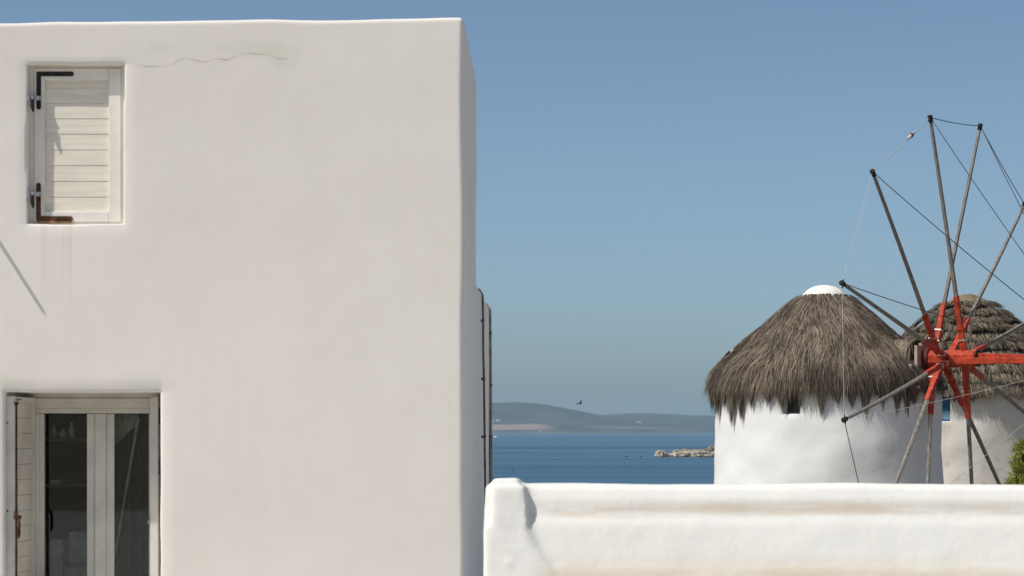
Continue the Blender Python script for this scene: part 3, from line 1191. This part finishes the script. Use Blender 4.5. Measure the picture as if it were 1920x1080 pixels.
# pointed wet tufts hanging below the eaves
tufts = [(-1.42, 0.42, 0.17), (-1.22, 0.52, 0.15), (-1.05, 0.30, 0.12), (-0.93, 0.58, 0.13), (-0.80, 0.50, 0.11), (-0.68, 0.30, 0.09), (-0.50, 0.26, 0.13), (-0.36, 0.38, 0.15),
         (-0.20, 0.30, 0.10), (-0.02, 0.44, 0.10), (0.12, 0.26, 0.12), (0.24, 0.33, 0.15), (0.36, 0.47, 0.13), (0.52, 0.38, 0.17), (0.66, 0.50, 0.16), (0.78, 0.62, 0.17),
         (0.86, 0.60, 0.12)]
tufts += [(1.45 + 0.16 * q, random.uniform(0.25, 0.5), random.uniform(0.1, 0.16)) for q in range(18)]
for (u, L, wdt) in tufts:
    a0 = u - math.pi / 2 - math.atan2(C1[0], C1[1])
    shade_ = random.uniform(0.18, 0.32)
    L *= 1.2
    for i in range(230):
        e = random.uniform(-1, 1)
        a = a0 + e * wdt / 2.2
        out = Vector((math.cos(a), math.sin(a), 0))
        side = Vector((-out.y, out.x, 0))
        p0 = Vector((RC1.x, RC1.y, z1(722) + random.uniform(-0.05, 0.08))) + out * (209 / S1 + random.uniform(-0.02, 0.06))
        LL = L * (1.25 - abs(e) * random.uniform(0.3, 1.0)) * random.uniform(0.6, 1.05) + 0.08
        pull = -e * wdt * 0.75
        p1 = p0 + Vector((0, 0, -LL * 0.5)) + side * pull * 0.35
        p2 = p0 + Vector((0, 0, -LL)) + side * (pull + random.gauss(0, 0.015)) - out * 0.02
        st.blade(p0, p1, p2, (side + out * random.uniform(-0.4, 0.4)).normalized(), random.uniform(0.010, 0.020), min(1, max(0, shade_ + random.gauss(0, 0.10))))
# hood of thatch over the axle
axz = ZC + 1.40
ax0 = Vector((8.6878, 47.7, axz))            # middle of the wheel's hub
SV = Vector((NV.y, -NV.x, 0))                # across the axle, towards the camera side
TC = ax0 - NV * 2.74
for i in range(17000):
    al = random.uniform(1.05, 1.97)
    ph = random.uniform(-1.0, 1.75)
    up_ = math.cos(ph)
    cr = 0.50 - 0.06 * (al - 1.0)
    p0 = TC + NV * al + SV * (math.sin(ph) * cr * 1.05) + Vector((0, 0, up_ * cr * 0.78 - 0.01))
    tang = SV * math.cos(ph) - Vector((0, 0, math.sin(ph)))
    if ph < 0:
        tang = -tang
    nrm = SV * math.sin(ph) + Vector((0, 0, math.cos(ph)))
    L = random.uniform(0.25, 0.5) + (0.35 if ph > 1.2 else 0) * random.random()
    flow = NV * random.gauss(0.03, 0.10)
    p0 = p0 + nrm * (random.random() ** 2 * 0.07)
    p1 = p0 + (tang + flow) * L * 0.45 + Vector((0, 0, -0.06 * L))
    p2 = p1 + (tang * 0.3 + flow + Vector((0, 0, -0.9))) * L * 0.55
    st.blade(p0, p1, p2, (NV + SV * random.uniform(-0.5, 0.5)).normalized(), random.uniform(0.008, 0.017), tint_at(p0, 0.38, 0.18))
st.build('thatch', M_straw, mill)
bm = bmesh.new()
for al in (1.0,):
    pts = []
    rings = []
    for al in (0.6, 1.2, 1.6, 1.94):
        cr = 0.48 - 0.06 * (al - 1.0)
        rings.append([bm.verts.new(TC + NV * al + SV * math.sin(q) * cr + Vector((0, 0, math.cos(q) * cr * 0.76 - 0.02))) for q in np.linspace(-1.9, 1.9, 15)])
    for p, q in zip(rings, rings[1:]):
        for j in range(14):
            bm.faces.new((p[j], p[j + 1], q[j + 1], q[j]))
bm.faces.new(rings[-1])
obj('hood_core', bm, M_core, mill, smooth=True)

# white cap on the tip
M_cap, n_, c_ = stucco('cap_plaster', (0.80, 0.775, 0.72), (0.70, 0.66, 0.58), 0.5, 0.3, 20.0)
bm = bmesh.new()
capp = [(41.5, 557), (41, 555), (37, 550), (31, 544), (24, 539.5), (16, 536.5), (8, 535), (0.4, 534.5)]
lathe(bm, RC1, [(a / S1, z1(b)) for a, b in capp], 72, lambda a, z: (0.075 * math.sin(a * 18 + 2 * math.sin(a * 5)) + 0.04 * math.sin(a * 31)) * (z1(534) - z))
obj('roof_cap', bm, M_cap, mill, smooth=True)
st = Straw()
for i in range(420):
    a = random.uniform(0, 2 * math.pi)
    out = Vector((math.cos(a), math.sin(a), 0))
    side = Vector((-out.y, out.x, 0))
    p0 = Vector((RC1.x, RC1.y, z1(554 + random.uniform(-1.5, 3)))) + out * (43.5 / S1)
    d = out * 0.3 + Vector((0, 0, -1)) + side * random.gauss(0, 0.5)
    st.blade(p0, p0 + d * 0.03, p0 + d * random.uniform(0.05, 0.09), side, random.uniform(0.02, 0.04), 0.0 if random.random() < 0.7 else 0.9)
st.build('cap_binding', M_straw, mill)

# timber head frame round the axle
M_board = plain('pinkish_old_boards', (0.44, 0.335, 0.29), 0.8, 0.15, 0.15, 7.0, stretch=(4, 4, 0.5))
M_beam = plain('dark_old_timber', (0.10, 0.085, 0.07), 0.85, 0.15, 0.25, 7.0)
M_stone = plain('pale_block', (0.44, 0.38, 0.33), 0.9, 0.1, 0.15, 9.0)
T2 = Matrix(((SV.x, NV.x, 0, TC.x), (SV.y, NV.y, 0, TC.y), (0, 0, 1, 0), (0, 0, 0, 1)))      # local x across, y along the axle
bm = bmesh.new()
box(bm, (-0.62, 1.90, ZC + 0.80), (0.66, 2.36, ZC + 0.875), T2)
hf = obj('axle_frame', bm, M_beam, mill, bevel=0.006)
xs_ = [-0.50, -0.27, -0.04, 0.18, 0.40]
for i, (a, b) in enumerate(zip(xs_, xs_[1:])):
    bm = bmesh.new()
    box(bm, (a, 2.10 + 0.008 * (i % 2), ZC + 0.878), (b - 0.008, 2.16 + 0.008 * (i % 2), ZC + 1.72 - 0.05 * abs(i - 2)), T2)
    obj('board', bm, M_board, hf, bevel=0.004)
bm = bmesh.new()
box(bm, (0.40, 1.92, ZC + 1.12), (0.60, 2.14, ZC + 1.29), T2)
obj('block', bm, M_stone, hf, bevel=0.012)
bm = bmesh.new()
tube(bm, [ax0 - NV * 0.56, ax0 - NV * 0.46], 0.225, 20)
obj('collar', bm, plain('dark_red_timber', (0.11, 0.022, 0.016), 0.7, 0.2, 0.2, 8.0), hf, bevel=0.0, angle=40)

# axle, bowsprit and the twelve poles
M_red = plain('red_oxide_paint', (0.42, 0.048, 0.019), 0.55, 0.22, 0.2, 9.0, bump=0.3)
M_wood = plain('silvered_pole_wood', (0.23, 0.205, 0.18), 0.8, 0.2, 0.22, 5.0, stretch=(5, 5, 0.5))
M_knot = plain('tarred_rope_knot', (0.035, 0.028, 0.022), 0.85, 0.15, 0.3, 30.0)
M_rope = plain('dark_stay_rope', (0.075, 0.07, 0.065), 0.8, 0.2, 0.2, 30.0)
M_rope2 = plain('pale_rope', (0.46, 0.45, 0.43), 0.8, 0.2, 0.15, 30.0)
M_band = plain('bare_metal_band', (0.62, 0.56, 0.50), 0.35, 0.5, 0.15, 30.0, metal=0.5)
bm = bmesh.new()
tube(bm, [ax0 - NV * 0.60, ax0 - NV * 0.55, ax0 + NV * 0.50, ax0 + NV * 0.53], [0.175, 0.190, 0.175, 0.155], 8, twist=math.pi / 8)
axle = obj('axle', bm, M_red, mill, bevel=0.008)
bow = ax0 + NV * 3.05 + Vector((0, 0, -0.06))
bm = bmesh.new()
beam(bm, ax0 + NV * 0.02 + SV * 0.20 + Vector((0, 0, -0.05)), bow, 0.12, 0.13, 0.11, 0.12, Vector((0, 0, 1)))
obj('bowsprit', bm, M_red, axle, bevel=0.012)
bm = bmesh.new()
beam(bm, ax0 + NV * 0.54 + Vector((0, 0, 0.055)), bow + Vector((0, 0, 0.03)) - NV * 0.1, 0.10, 0.10, 0.06, 0.06, Vector((0, 0, 1)))
obj('bowsprit', bm, M_red, axle, bevel=0.010)
bm = bmesh.new()
tube(bm, [ax0 + NV * 0.531, ax0 + NV * 0.55], 0.17, 8, twist=math.pi / 8)
obj('end_plate', bm, M_knot, axle)
bm = bmesh.new()
tube(bm, [bow - NV * 0.10, bow + NV * 0.02], 0.10, 12)
obj('rope_collar', bm, M_knot, axle, angle=40)
psi = math.atan2(0.8214, 0.5703)
tv = Vector((0.5703, 0.8214, 0))
tip_c = Vector((8.6878, 47.7, ZC + 1.3338))
socket = {15: 0.27, 195: 0.27, 345: -0.42, 165: -0.42, 45: -0.25, 225: -0.22, 315: -0.08, 135: -0.20, 75: -0.06, 255: 0.16, 105: 0.0, 285: 0.20}
seen_tip = {15: (1744, 220), 345: (1838, 236), 315: (1921, 383), 45: (1636, 322), 75: (1579, 531), 105: (1583, 787)}
tips = {}
for th in range(15, 375, 30):
    a = R(th) - 0.0139
    q = tip_c + 4.8937 * (math.cos(a) * Vector((0, 0, 1)) - math.sin(a) * tv)
    if th in seen_tip:
        q = P(*seen_tip[th], q.y)
    tips[th] = q
for th in range(15, 375, 30):
    s0 = ax0 + NV * socket[th]
    d = (tips[th] - s0)
    L = d.length
    d.normalize()
    acr = d.cross(NV).normalized()               # along the wheel's rim
    fo = acr.cross(d).normalized()
    s_in = s0 + d * 0.10
    bm = bmesh.new()
    off = fo * 0.055
    a0, a1 = frame_of(d, NV)
    bend = acr * random.uniform(-0.03, 0.03)
    pts = [s0 + d * (0.8 + (L - 0.8) * k_ / 6) + bend * math.sin(math.pi * k_ / 6) for k_ in range(7)]
    tube(bm, pts, [0.047 - 0.013 * k_ / 6 for k_ in range(7)], 6, up=NV, twist=0.3)
    spar = obj('pole', bm, M_wood, mill)
    bm = bmesh.new()
    Lr = random.uniform(1.12, 1.28)
    beam(bm, s_in, s0 + d * 0.62, 0.075, 0.130, 0.075, 0.112, NV)
    beam(bm, s0 + d * 0.6203, s0 + d * Lr, 0.092, 0.100, 0.090, 0.092, NV)
    cl = obj('red_socket', bm, M_red, spar, bevel=0.006)
    for t in (0.36, 0.59):
        bm = bmesh.new()
        beam(bm, s0 + d * t, s0 + d * (t + 0.028), 0.098, 0.158 - 0.02 * t, 0.098, 0.158 - 0.02 * t, NV)
        obj('band', bm, M_band if random.random() < 0.6 else M_red, spar, bevel=0.004)
    bm = bmesh.new()
    e = tips[th]
    tube(bm, [e - d * 0.10, e - d * 0.06, e - d * 0.02, e + d * 0.03, e + d * 0.05], [0.036, 0.050, 0.044, 0.052, 0.022], 10)
    tube(bm, [e - d * 0.03 - acr * 0.085, e - d * 0.03 + acr * 0.08], 0.015, 6)
    obj('tip_knot', bm, M_knot, spar, angle=50)


def rope(p, q, sag, r, mat, nm):
    bm = bmesh.new()
    n_ = 10
    pts = [p.lerp(q, k_ / n_) + Vector((0, 0, -sag * 4 * (k_ / n_) * (1 - k_ / n_))) for k_ in range(n_ + 1)]
    tube(bm, pts, r, 6)
    return obj(nm, bm, mat, mill, smooth=True)


order = list(range(15, 375, 30))
for th, th2 in zip(order, order[1:] + order[:1]):
    pale = th in (15, 45, 75)
    rope(tips[th], tips[th2], 0.03, 0.0068 if pale else 0.0085, M_rope2 if pale else M_rope, 'rim_rope')
for th in order:
    pale = th in (105, 135)
    rope(tips[th] + (bow - tips[th]).normalized() * 0.05, bow + (tips[th] - bow).normalized() * 0.09, 0.07, 0.0045 if pale else 0.0085, M_rope2 if pale else M_rope, 'stay_rope')
# tightener knot with a rag in the rim rope between the two upper left poles
q = tips[45].lerp(tips[15], 0.66)
dd = (tips[15] - tips[45]).normalized()
bm = bmesh.new()
tube(bm, [q - dd * 0.20, q - dd * 0.08, q - dd * 0.03, q + dd * 0.04, q + dd * 0.09, q + dd * 0.20], [0.008, 0.020, 0.045, 0.035, 0.020, 0.010], 8)
tube(bm, [q + Vector((0.04, 0, 0.06)), q, q + Vector((-0.05, 0, 0.015))], [0.012, 0.025, 0.008], 6)
tk = obj('rope_tightener', bm, plain('bleached_rag', (0.60, 0.58, 0.57), 0.9, 0.1, 0.2, 30.0), mill, angle=50)
bm = bmesh.new()
tube(bm, [q - dd * 0.035, q + dd * 0.03], [0.050, 0.046], 8)
obj('binding', bm, plain('faded_maroon_cord', (0.16, 0.07, 0.07), 0.9, 0.1, 0.2, 30.0), tk, angle=50)

# ---- second windmill, behind to the right
Y2 = 60.0
S2 = F / Y2
C2 = Vector(((1815 - 960) / S2, Y2, 0))


def z2(py):
    return ZC + (806 - py) / S2


mill2 = thing('windmill', 'round off-white windmill with shaggy tiered straw roof and a blue window, behind the red wheel', 'windmill', (C2.x, C2.y, GZ))


def r2(z):
    return (184 + (z2(735) - z) * S2 * 0.03) / S2


ba0, ba1 = math.asin((1760 - 1815) / 180), math.asin((1785 - 1815) / 180)
bw = (ba0, ba1, z2(791), z2(744), 0.16, 0.012)
tower((C2.x, C2.y), r2, GZ - 0.3, z2(712), [bw], M_lime2, mill2, 8.0, 0.055)
am = (ba0 + ba1) / 2 - math.atan2(C2.x, C2.y)
dirw = Vector((math.sin(am), -math.cos(am), 0))
sidew = Vector((math.cos(am), math.sin(am), 0))
T = Matrix.Translation(Vector((C2.x, C2.y, 0)) + dirw * (r2(z2(770)) - 0.15)) @ Matrix(((sidew.x, -dirw.x, 0, 0), (sidew.y, -dirw.y, 0, 0), (0, 0, 1, 0), (0, 0, 0, 1)))
M_blue = plain('blue_gloss_paint', (0.020, 0.125, 0.29), 0.4, 0.4, 0.1, 9.0)
M_blue2 = plain('pale_blue_paint', (0.32, 0.58, 0.74), 0.4, 0.4, 0.08, 9.0)
hw = (ba1 - ba0) * 180 / S2 / 2 + 0.02
za, zb_ = z2(792), z2(743)
bm = bmesh.new()
box(bm, (-hw, -0.02, za), (-hw + 0.05, 0.05, zb_), T)
box(bm, (hw - 0.05, -0.02, za), (hw, 0.05, zb_), T)
box(bm, (-hw + 0.0505, -0.019, za), (hw - 0.0505, 0.05, za + 0.06), T)
box(bm, (-hw + 0.0505, -0.019, zb_ - 0.05), (hw - 0.0505, 0.05, zb_), T)
box(bm, (-hw + 0.0505, -0.06, z2(772)), (hw - 0.0505, 0.05, z2(768)), T)
bf = obj('window', bm, M_blue, mill2)
bm = bmesh.new()
box(bm, (-hw + 0.05, 0.01, za + 0.06), (hw - 0.05, 0.02, z2(772.2)), T)
obj('pane', bm, M_blue2, bf)
bm = bmesh.new()
box(bm, (-hw + 0.05, 0.02, z2(767.8)), (hw - 0.05, 0.03, zb_ - 0.05), T)
obj('pane', bm, M_blue, bf)

prof2 = [(a / S2, z2(b)) for a, b in ((3, 552.5), (14, 554), (34, 564), (55, 577), (79, 596), (104, 618), (130, 645), (154, 676), (174, 703), (186, 722), (190, 732))]
bm = bmesh.new()
lathe(bm, C2, [(max(0.01, a - 0.05), b - 0.03) for a, b in prof2[:-1]] + [(170 / S2, z2(735))], 72)
obj('roof_core', bm, M_core, mill2, smooth=True)
M_mud = plain('brown_mud_cap', (0.20, 0.155, 0.105), 0.95, 0.05, 0.15, 12.0, bump=0.5)
bm = bmesh.new()
lathe(bm, C2, [(0.005, z2(551)), (10 / S2, z2(552)), (20 / S2, z2(556)), (33 / S2, z2(562.5)), (40 / S2, z2(568)), (41 / S2, z2(571))], 40, lambda a, z: 0.02 * math.sin(a * 3 + 1) + 0.012 * math.sin(a * 7))
obj('roof_cap', bm, M_mud, mill2, smooth=True)
st = Straw()
NC = 10
for cidx in range(NC):
    t0 = 0.18 + 0.82 * cidx / (NC - 1)
    n_b = int(700 + 5600 * t0)
    for i in range(n_b):
        a = random.uniform(0, 2 * math.pi)
        if math.sin(a) > 0.45:
            continue
        tj = min(0.995, max(0.155, t0 + 0.060 * noise.noise(Vector((a * 3.1, cidx * 7.7, 0))) + random.uniform(-0.030, 0.014)))
        (r, z), (tr, tz) = pr(prof2, tj)
        out = Vector((math.cos(a), math.sin(a), 0))
        side = Vector((-out.y, out.x, 0))
        nrm = (out * (-tz) + Vector((0, 0, tr))).normalized()
        cl = noise.noise(Vector((a * 9.0, cidx * 3.1, 0)))
        cf = noise.noise(Vector((a * 34.0, cidx * 5.1, 2)))
        L = max(0.09, 0.25 + 0.10 * cl + 0.05 * cf + random.uniform(-0.07, 0.05)) + (0.05 if cidx == NC - 1 else 0)
        p0 = Vector((C2.x, C2.y, z)) + out * r + nrm * random.uniform(0.02, 0.055)
        d = (out * tr * 0.95 + Vector((0, 0, tz)) + side * (random.gauss(0, 0.13) + cf * 0.3)).normalized()
        p1 = p0 + d * L * 0.55 + nrm * random.uniform(0.015, 0.05)
        p2 = p0 + d * L + nrm * random.uniform(0.0, 0.105)
        st.blade(p0, p1, p2, (side + nrm * random.uniform(-0.5, 0.5)).normalized(), random.uniform(0.008, 0.020), min(1, max(0, 0.27 + 0.48 * cf + random.gauss(0, 0.15))))
# loose ends under the eaves
for i in range(9000):
    a = random.uniform(math.pi, 2 * math.pi)
    out = Vector((math.cos(a), math.sin(a), 0))
    side = Vector((-out.y, out.x, 0))
    cl = noise.noise(Vector((a * 8.0, 1.0, 0)))
    p0 = Vector((C2.x, C2.y, z2(719 + random.uniform(0, 14)))) + out * (random.uniform(182, 191) / S2)
    L = max(0.05, 0.20 + 0.50 * cl + random.uniform(-0.08, 0.1))
    d = Vector((0, 0, -1)) + side * random.gauss(0, 0.18) - out * random.uniform(0.0, 0.25)
    st.blade(p0, p0 + d * L * 0.5, p0 + d * L, (side + out * random.uniform(-0.5, 0.5)).normalized(), random.uniform(0.012, 0.026), min(1, max(0, 0.30 + random.gauss(0, 0.14))))
st.build('thatch', M_straw2, mill2)

# ------------------------------------------------------------------ shrub at the right edge
def make_shrub():
    Ys = 41.0
    c = P(1936, 880, Ys)
    root = thing('shrub', 'yellow green feathery shrub beside the second windmill at the right edge', 'shrub', (c.x, Ys, GZ))
    bm = bmesh.new()
    tops = []
    for k_ in range(7):
        a = k_ / 7 * 2 * math.pi
        e = Vector((c.x + math.cos(a) * 0.28, Ys + math.sin(a) * 0.28, ZC - 1.1 + random.uniform(-0.2, 0.5)))
        b = Vector((c.x + math.cos(a) * 0.05, Ys + math.sin(a) * 0.05, GZ - 0.1))
        tube(bm, [b, b.lerp(e, 0.5) + Vector((0.05 * math.cos(a), 0.05 * math.sin(a), 0)), e], [0.035, 0.026, 0.012], 6)
    obj('stem', bm, M_beam, root, angle=60)
    m = mat_new('shrub_leaf', (0.14, 0.16, 0.035), 0.7, 0.2)
    n = N(m)
    at = n.t.nodes.new('ShaderNodeAttribute')
    at.attribute_name = 'straw'
    n.color(n.mix(at.outputs['Fac'], (0.05, 0.075, 0.014), (0.36, 0.36, 0.07)))
    st = Straw()
    cl = []
    for k_ in range(170):
        h = random.random()
        rr = 0.47 * math.sin(math.pi * (0.12 + 0.80 * h) ) + 0.05
        a = random.uniform(0, 2 * math.pi)
        q = math.sqrt(random.random())
        cl.append(Vector((c.x + math.cos(a) * rr * q, Ys + math.sin(a) * rr * q, ZC - 2.1 + 1.85 * h)))
    for q in cl:
        tone = random.uniform(0.3, 0.8)
        for i in range(140):
            d = Vector((random.gauss(0, 1), random.gauss(0, 1), random.gauss(0.45, 1))).normalized()
            p0 = q + d * random.uniform(0.0, 0.13)
            L = random.uniform(0.05, 0.12)
            s = d.cross(Vector((random.gauss(0, 1), random.gauss(0, 1), random.gauss(0, 1)))).normalized()
            st.blade(p0, p0 + d * L * 0.5, p0 + d * L + Vector((0, 0, 0.02)), s, random.uniform(0.008, 0.018), min(1, max(0, tone + random.gauss(0, 0.17))))
    st.build('foliage', m, root)


make_shrub()

# ------------------------------------------------------------------ rock islet, boats, farmhouses, birds
def rock_mat():
    m = mat_new('pale_sea_rock', (0.4, 0.34, 0.27), 0.95, 0.1)
    n = N(m)
    x, y, z = n.xyz()
    a = n.noise(0.55, 6, 0.7)
    c = n.mix(n.ramp(a, 0.35, 0.65), (0.19, 0.155, 0.12), (0.56, 0.48, 0.38))
    scrub = n.math('MULTIPLY', n.ramp(z, 2.1, 2.9), n.ramp(n.noise(0.5, 4), 0.35, 0.5))
    c = n.mix(n.math('MULTIPLY', scrub, 0.8), c, (0.12, 0.10, 0.065))
    c = n.mix(n.ramp(z, 0.55, 0.2), c, (0.10, 0.085, 0.07))
    n.color(c)
    n.bump(n.noise(1.3, 6, 0.7), 0.8, 0.5)
    return m


RM = rock_mat()
YR = 890.0
SR = F / YR
islet = bpy.data.objects.new('rock_islet', None)
islet.location = P(1300, 857, YR)
col.objects.link(islet)
tag(islet, 'low islet of pale bare rock rising from the sea beside the windmill', 'islet')


def blob(name, px0, px1, ph, depth, seed, parent, mat=RM, sub=4):
    bm = bmesh.new()
    bmesh.ops.create_icosphere(bm, subdivisions=sub, radius=1.0)
    cx, hx_ = ((px0 + px1) / 2 - 960) / SR, (px1 - px0) / 2 / SR
    h = ph / SR
    for v in bm.verts:
        d = v.co.copy()
        f1 = noise.fractal(Vector((d.x * 1.6 * max(1, hx_ / 4) + seed, d.y * 1.6, d.z * 1.6)), 1, 2, 5)
        cell = noise.cell(Vector((d.x * 3 * max(1, hx_ / 4) + seed, d.y * 3, d.z * 2)))
        s = 1 + 0.30 * f1 + 0.12 * (cell - 0.5)
        v.co = Vector((cx + d.x * hx_ * (1 + 0.10 * f1), YR + d.y * depth * s, d.z * h * s))
    return obj(name, bm, mat, parent, smooth=False)


blob('boulder', 1226, 1253, 13.0, 3.0, 1.0, islet)
blob('boulder', 1248, 1332, 13.5, 6.0, 9.0, islet, sub=5)
blob('boulder', 1282, 1400, 17.5, 9.0, 4.0, islet, sub=5)
blob('boulder', 1330, 1480, 17.0, 12.0, 14.0, islet, sub=5)
for px0, px1, h, sd in ((1259, 1276, 8, 21), (1292, 1312, 9, 23), (1316, 1338, 8, 31)):
    b = blob('boulder', px0, px1, h, 1.8, sd, islet, sub=3)
    b.location.y = -7.0
for (a, b, lb) in ((1171, 1178, 'tiny dark rock awash left of the pale islet, the farther out one'), (1199, 1204, 'tiny dark rock awash close to the tip of the pale islet')):
    o = blob('sea_rock', a, b, 2.2, 0.8, a, None, mat_new('wet_rock', (0.05, 0.045, 0.04), 0.6, 0.3), 3)
    tag(o, lb, 'rock', 'rocks awash by the islet')

# white motor boat far out by the house corner
YB = 3000.0
b0 = P(929, 821, YB)
b0.z = 0
boat = thing('motor_boat', 'tiny white motor boat far out on the sea beside the house corner', 'boat', b0)
M_boat = mat_new('boat_white', (0.8, 0.8, 0.8), 0.4, 0.4)
bm = bmesh.new()
sec = [(-4.2, 1.3, 1.1), (-2, 1.5, 1.15), (1, 1.4, 1.35), (3.2, 0.8, 1.6), (4.6, 0.05, 1.9)]
rings = []
for (x, hwid, h) in sec:
    rings.append([bm.verts.new(b0 + Vector((x, y, z))) for y, z in ((-hwid, h), (-hwid * 0.8, -0.3), (hwid * 0.8, -0.3), (hwid, h))])
for p, q in zip(rings, rings[1:]):
    for i in range(4):
        bm.faces.new((p[i], p[(i + 1) % 4], q[(i + 1) % 4], q[i]))
bm.faces.new(rings[0])
bm.faces.new(rings[-1][::-1])
obj('hull', bm, M_boat, boat)
bm = bmesh.new()
hexa(bm, [b0 + Vector(q) for q in ((-2.2, -1, 1.1), (1.6, -1, 1.3), (1.6, 1, 1.3), (-2.2, 1, 1.1), (-2.0, -0.9, 2.6), (0.6, -0.9, 2.6), (0.6, 0.9, 2.6), (-2.0, 0.9, 2.6))])
obj('cabin', bm, M_boat, boat)
bm = bmesh.new()
vs_ = [bm.verts.new(b0 + Vector(q)) for q in ((-4.4, -0.9, 0.05), (-16, -2.0, 0.03), (-16, 2.0, 0.03), (-4.4, 0.9, 0.05), (-9, 0, 0.35))]
for q in ((0, 1, 4), (1, 2, 4), (2, 3, 4), (3, 0, 4)):
    bm.faces.new([vs_[i] for i in q])
wk = obj('wake', bm, mat_new('foam', (0.75, 0.78, 0.8), 0.9, 0.1), boat)

# farmhouses on the far slope
dg = bpy.context.evaluated_depsgraph_get()
M_farm = mat_new('farm_whitewash', (0.5, 0.49, 0.47), 0.9, 0.1)
M_farmd = mat_new('farm_opening', (0.06, 0.06, 0.06), 0.8, 0.2)
for (px, py, wpx, hpx, lb) in ((924.5, 790.5, 5, 3, 'tiny white farmhouse on the far hillside touching the house corner'), (934, 789.8, 8, 3.4, 'larger tiny white farmhouse on the far hillside above the bare field'),
                               (1198, 793, 7, 2.4, 'tiny pale farmhouse alone on the far right hillside'), (1013, 809.3, 5, 1.8, 'tiny pale hut at the far shore below the bare field')):
    o0 = Vector((0, 0, ZC))
    dv = (P(px, py, 8000) - o0).normalized()
    hit, loc, *_ = scene.ray_cast(dg, P(px, py, 6500), dv, distance=6000)
    if not hit:
        loc = P(px, py, 7800)
    s_ = F / loc.y
    wd_, ht = wpx / s_, hpx / s_
    fh = thing('farmhouse', lb, 'house', loc, 'farmhouses on the far hills')
    bm = bmesh.new()
    box(bm, (loc.x - wd_ / 2, loc.y - 6, loc.z - 3), (loc.x + wd_ / 2, loc.y + 6, loc.z + ht))
    box(bm, (loc.x - wd_ / 2 + 0.4, loc.y - 5, loc.z + ht), (loc.x + wd_ * 0.1, loc.y + 5, loc.z + ht + 1.2))
    obj('wall', bm, M_farm, fh)
    for q in (-0.25, 0.2):
        bm = bmesh.new()
        box(bm, (loc.x + wd_ * q - 0.6, loc.y - 6.05, loc.z + 0.3), (loc.x + wd_ * q + 0.6, loc.y - 5.9, loc.z + 2.0))
        obj('window', bm, M_farmd, fh)


def bird(name, c, heading, roll, size, label, mat, flap=0.35, grp='birds flying over the sea'):
    bm = bmesh.new()
    body = [(-0.50, 0.012), (-0.36, 0.035), (-0.15, 0.075), (0.10, 0.085), (0.26, 0.062), (0.36, 0.058), (0.43, 0.035), (0.50, 0.006)]
    tube(bm, [(x, 0, 0) for x, _ in body], [r for _, r in body], 10)
    for s in (-1, 1):
        secs = [(0.04, 0.05, 0.22, 0.02), (0.30, 0.10, 0.17, 0.02), (0.60, 0.02, 0.11, 0.012), (0.95, -0.20, 0.02, 0.006)]
        rows = []
        for (y, xc, hc, th_) in secs:
            z = flap * y * (1.15 - 0.5 * y)
            rows.append([bm.verts.new((xc + hc * u_, s * y, z + th_ * v_)) for u_, v_ in ((1, 0), (0.2, 1), (-1, 0.1), (0.2, -0.6))])
        for p, q in zip(rows, rows[1:]):
            for i in range(4):
                bm.faces.new((p[i], p[(i + 1) % 4], q[(i + 1) % 4], q[i]))
        bm.faces.new(rows[0])
        bm.faces.new(rows[-1])
        t_ = [bm.verts.new(v) for v in ((-0.42, s * 0.01, 0.012), (-0.42, s * 0.035, 0), (-0.72, s * 0.12, 0), (-0.58, s * 0.01, 0.004))]
        bm.faces.new(t_)
    Mx = Matrix.Translation(c) @ Matrix.Rotation(heading, 4, 'Z') @ Matrix.Rotation(roll, 4, 'X') @ Matrix.Scale(size, 4)
    for v in bm.verts:
        v.co = Mx @ v.co
    o = obj(name, bm, mat, None, angle=50)
    tag(o, label, 'bird', grp)


M_bird = mat_new('dark_feathers', (0.022, 0.022, 0.026), 0.7, 0.2)
bird('bird', P(1086.5, 757, 60.0), R(-28), R(24), 0.17, 'dark bird flying just above the far hill ridge', M_bird)
bird('bird', P(961, 883, 90.0), R(40), R(20), 0.12, 'tiny dark bird low over the water near the house corner', mat_new('brown_feathers', (0.07, 0.04, 0.02), 0.7, 0.2))

# bird perched on the left slope of the first roof
pc = P(1369, 661, Y1 - 0.2)
pb = thing('perched_bird', 'small black and white bird perched on the left slope of the grey thatched roof', 'bird', pc)
bm = bmesh.new()
tube(bm, [pc + Vector((-0.11, 0, -0.075)), pc + Vector((-0.05, 0, -0.02)), pc + Vector((0.0, 0, 0.01)), pc + Vector((0.03, 0, 0.03))], [0.008, 0.026, 0.034, 0.012], 8)
obj('body', bm, M_bird, pb, angle=60)
bm = bmesh.new()
tube(bm, [pc + Vector((0.005, -0.02, -0.02)), pc + Vector((0.03, -0.02, 0.02)), pc + Vector((0.06, -0.01, 0.05)), pc + Vector((0.085, 0, 0.045)), pc + Vector((0.11, 0, 0.03))], [0.012, 0.03, 0.026, 0.018, 0.004], 8)
obj('breast', bm, M_boat, pb, angle=60)

# ------------------------------------------------------------------ sea haze: the air itself
bm = bmesh.new()
box(bm, (-12500, -12500, -3.5), (12500, 12500, 125))
hz = bpy.data.materials.new('sea_haze')
hz.use_nodes = True
t = hz.node_tree
t.nodes.clear()
o_ = t.nodes.new('ShaderNodeOutputMaterial')
pv = t.nodes.new('ShaderNodeVolumePrincipled')
pv.inputs['Color'].default_value = (0.56, 0.80, 1.0, 1)
pv.inputs['Density'].default_value = 0.000078
pv.inputs['Anisotropy'].default_value = 0.0
t.links.new(pv.outputs[0], o_.inputs['Volume'])
obj('haze', bm, hz, kind='stuff')
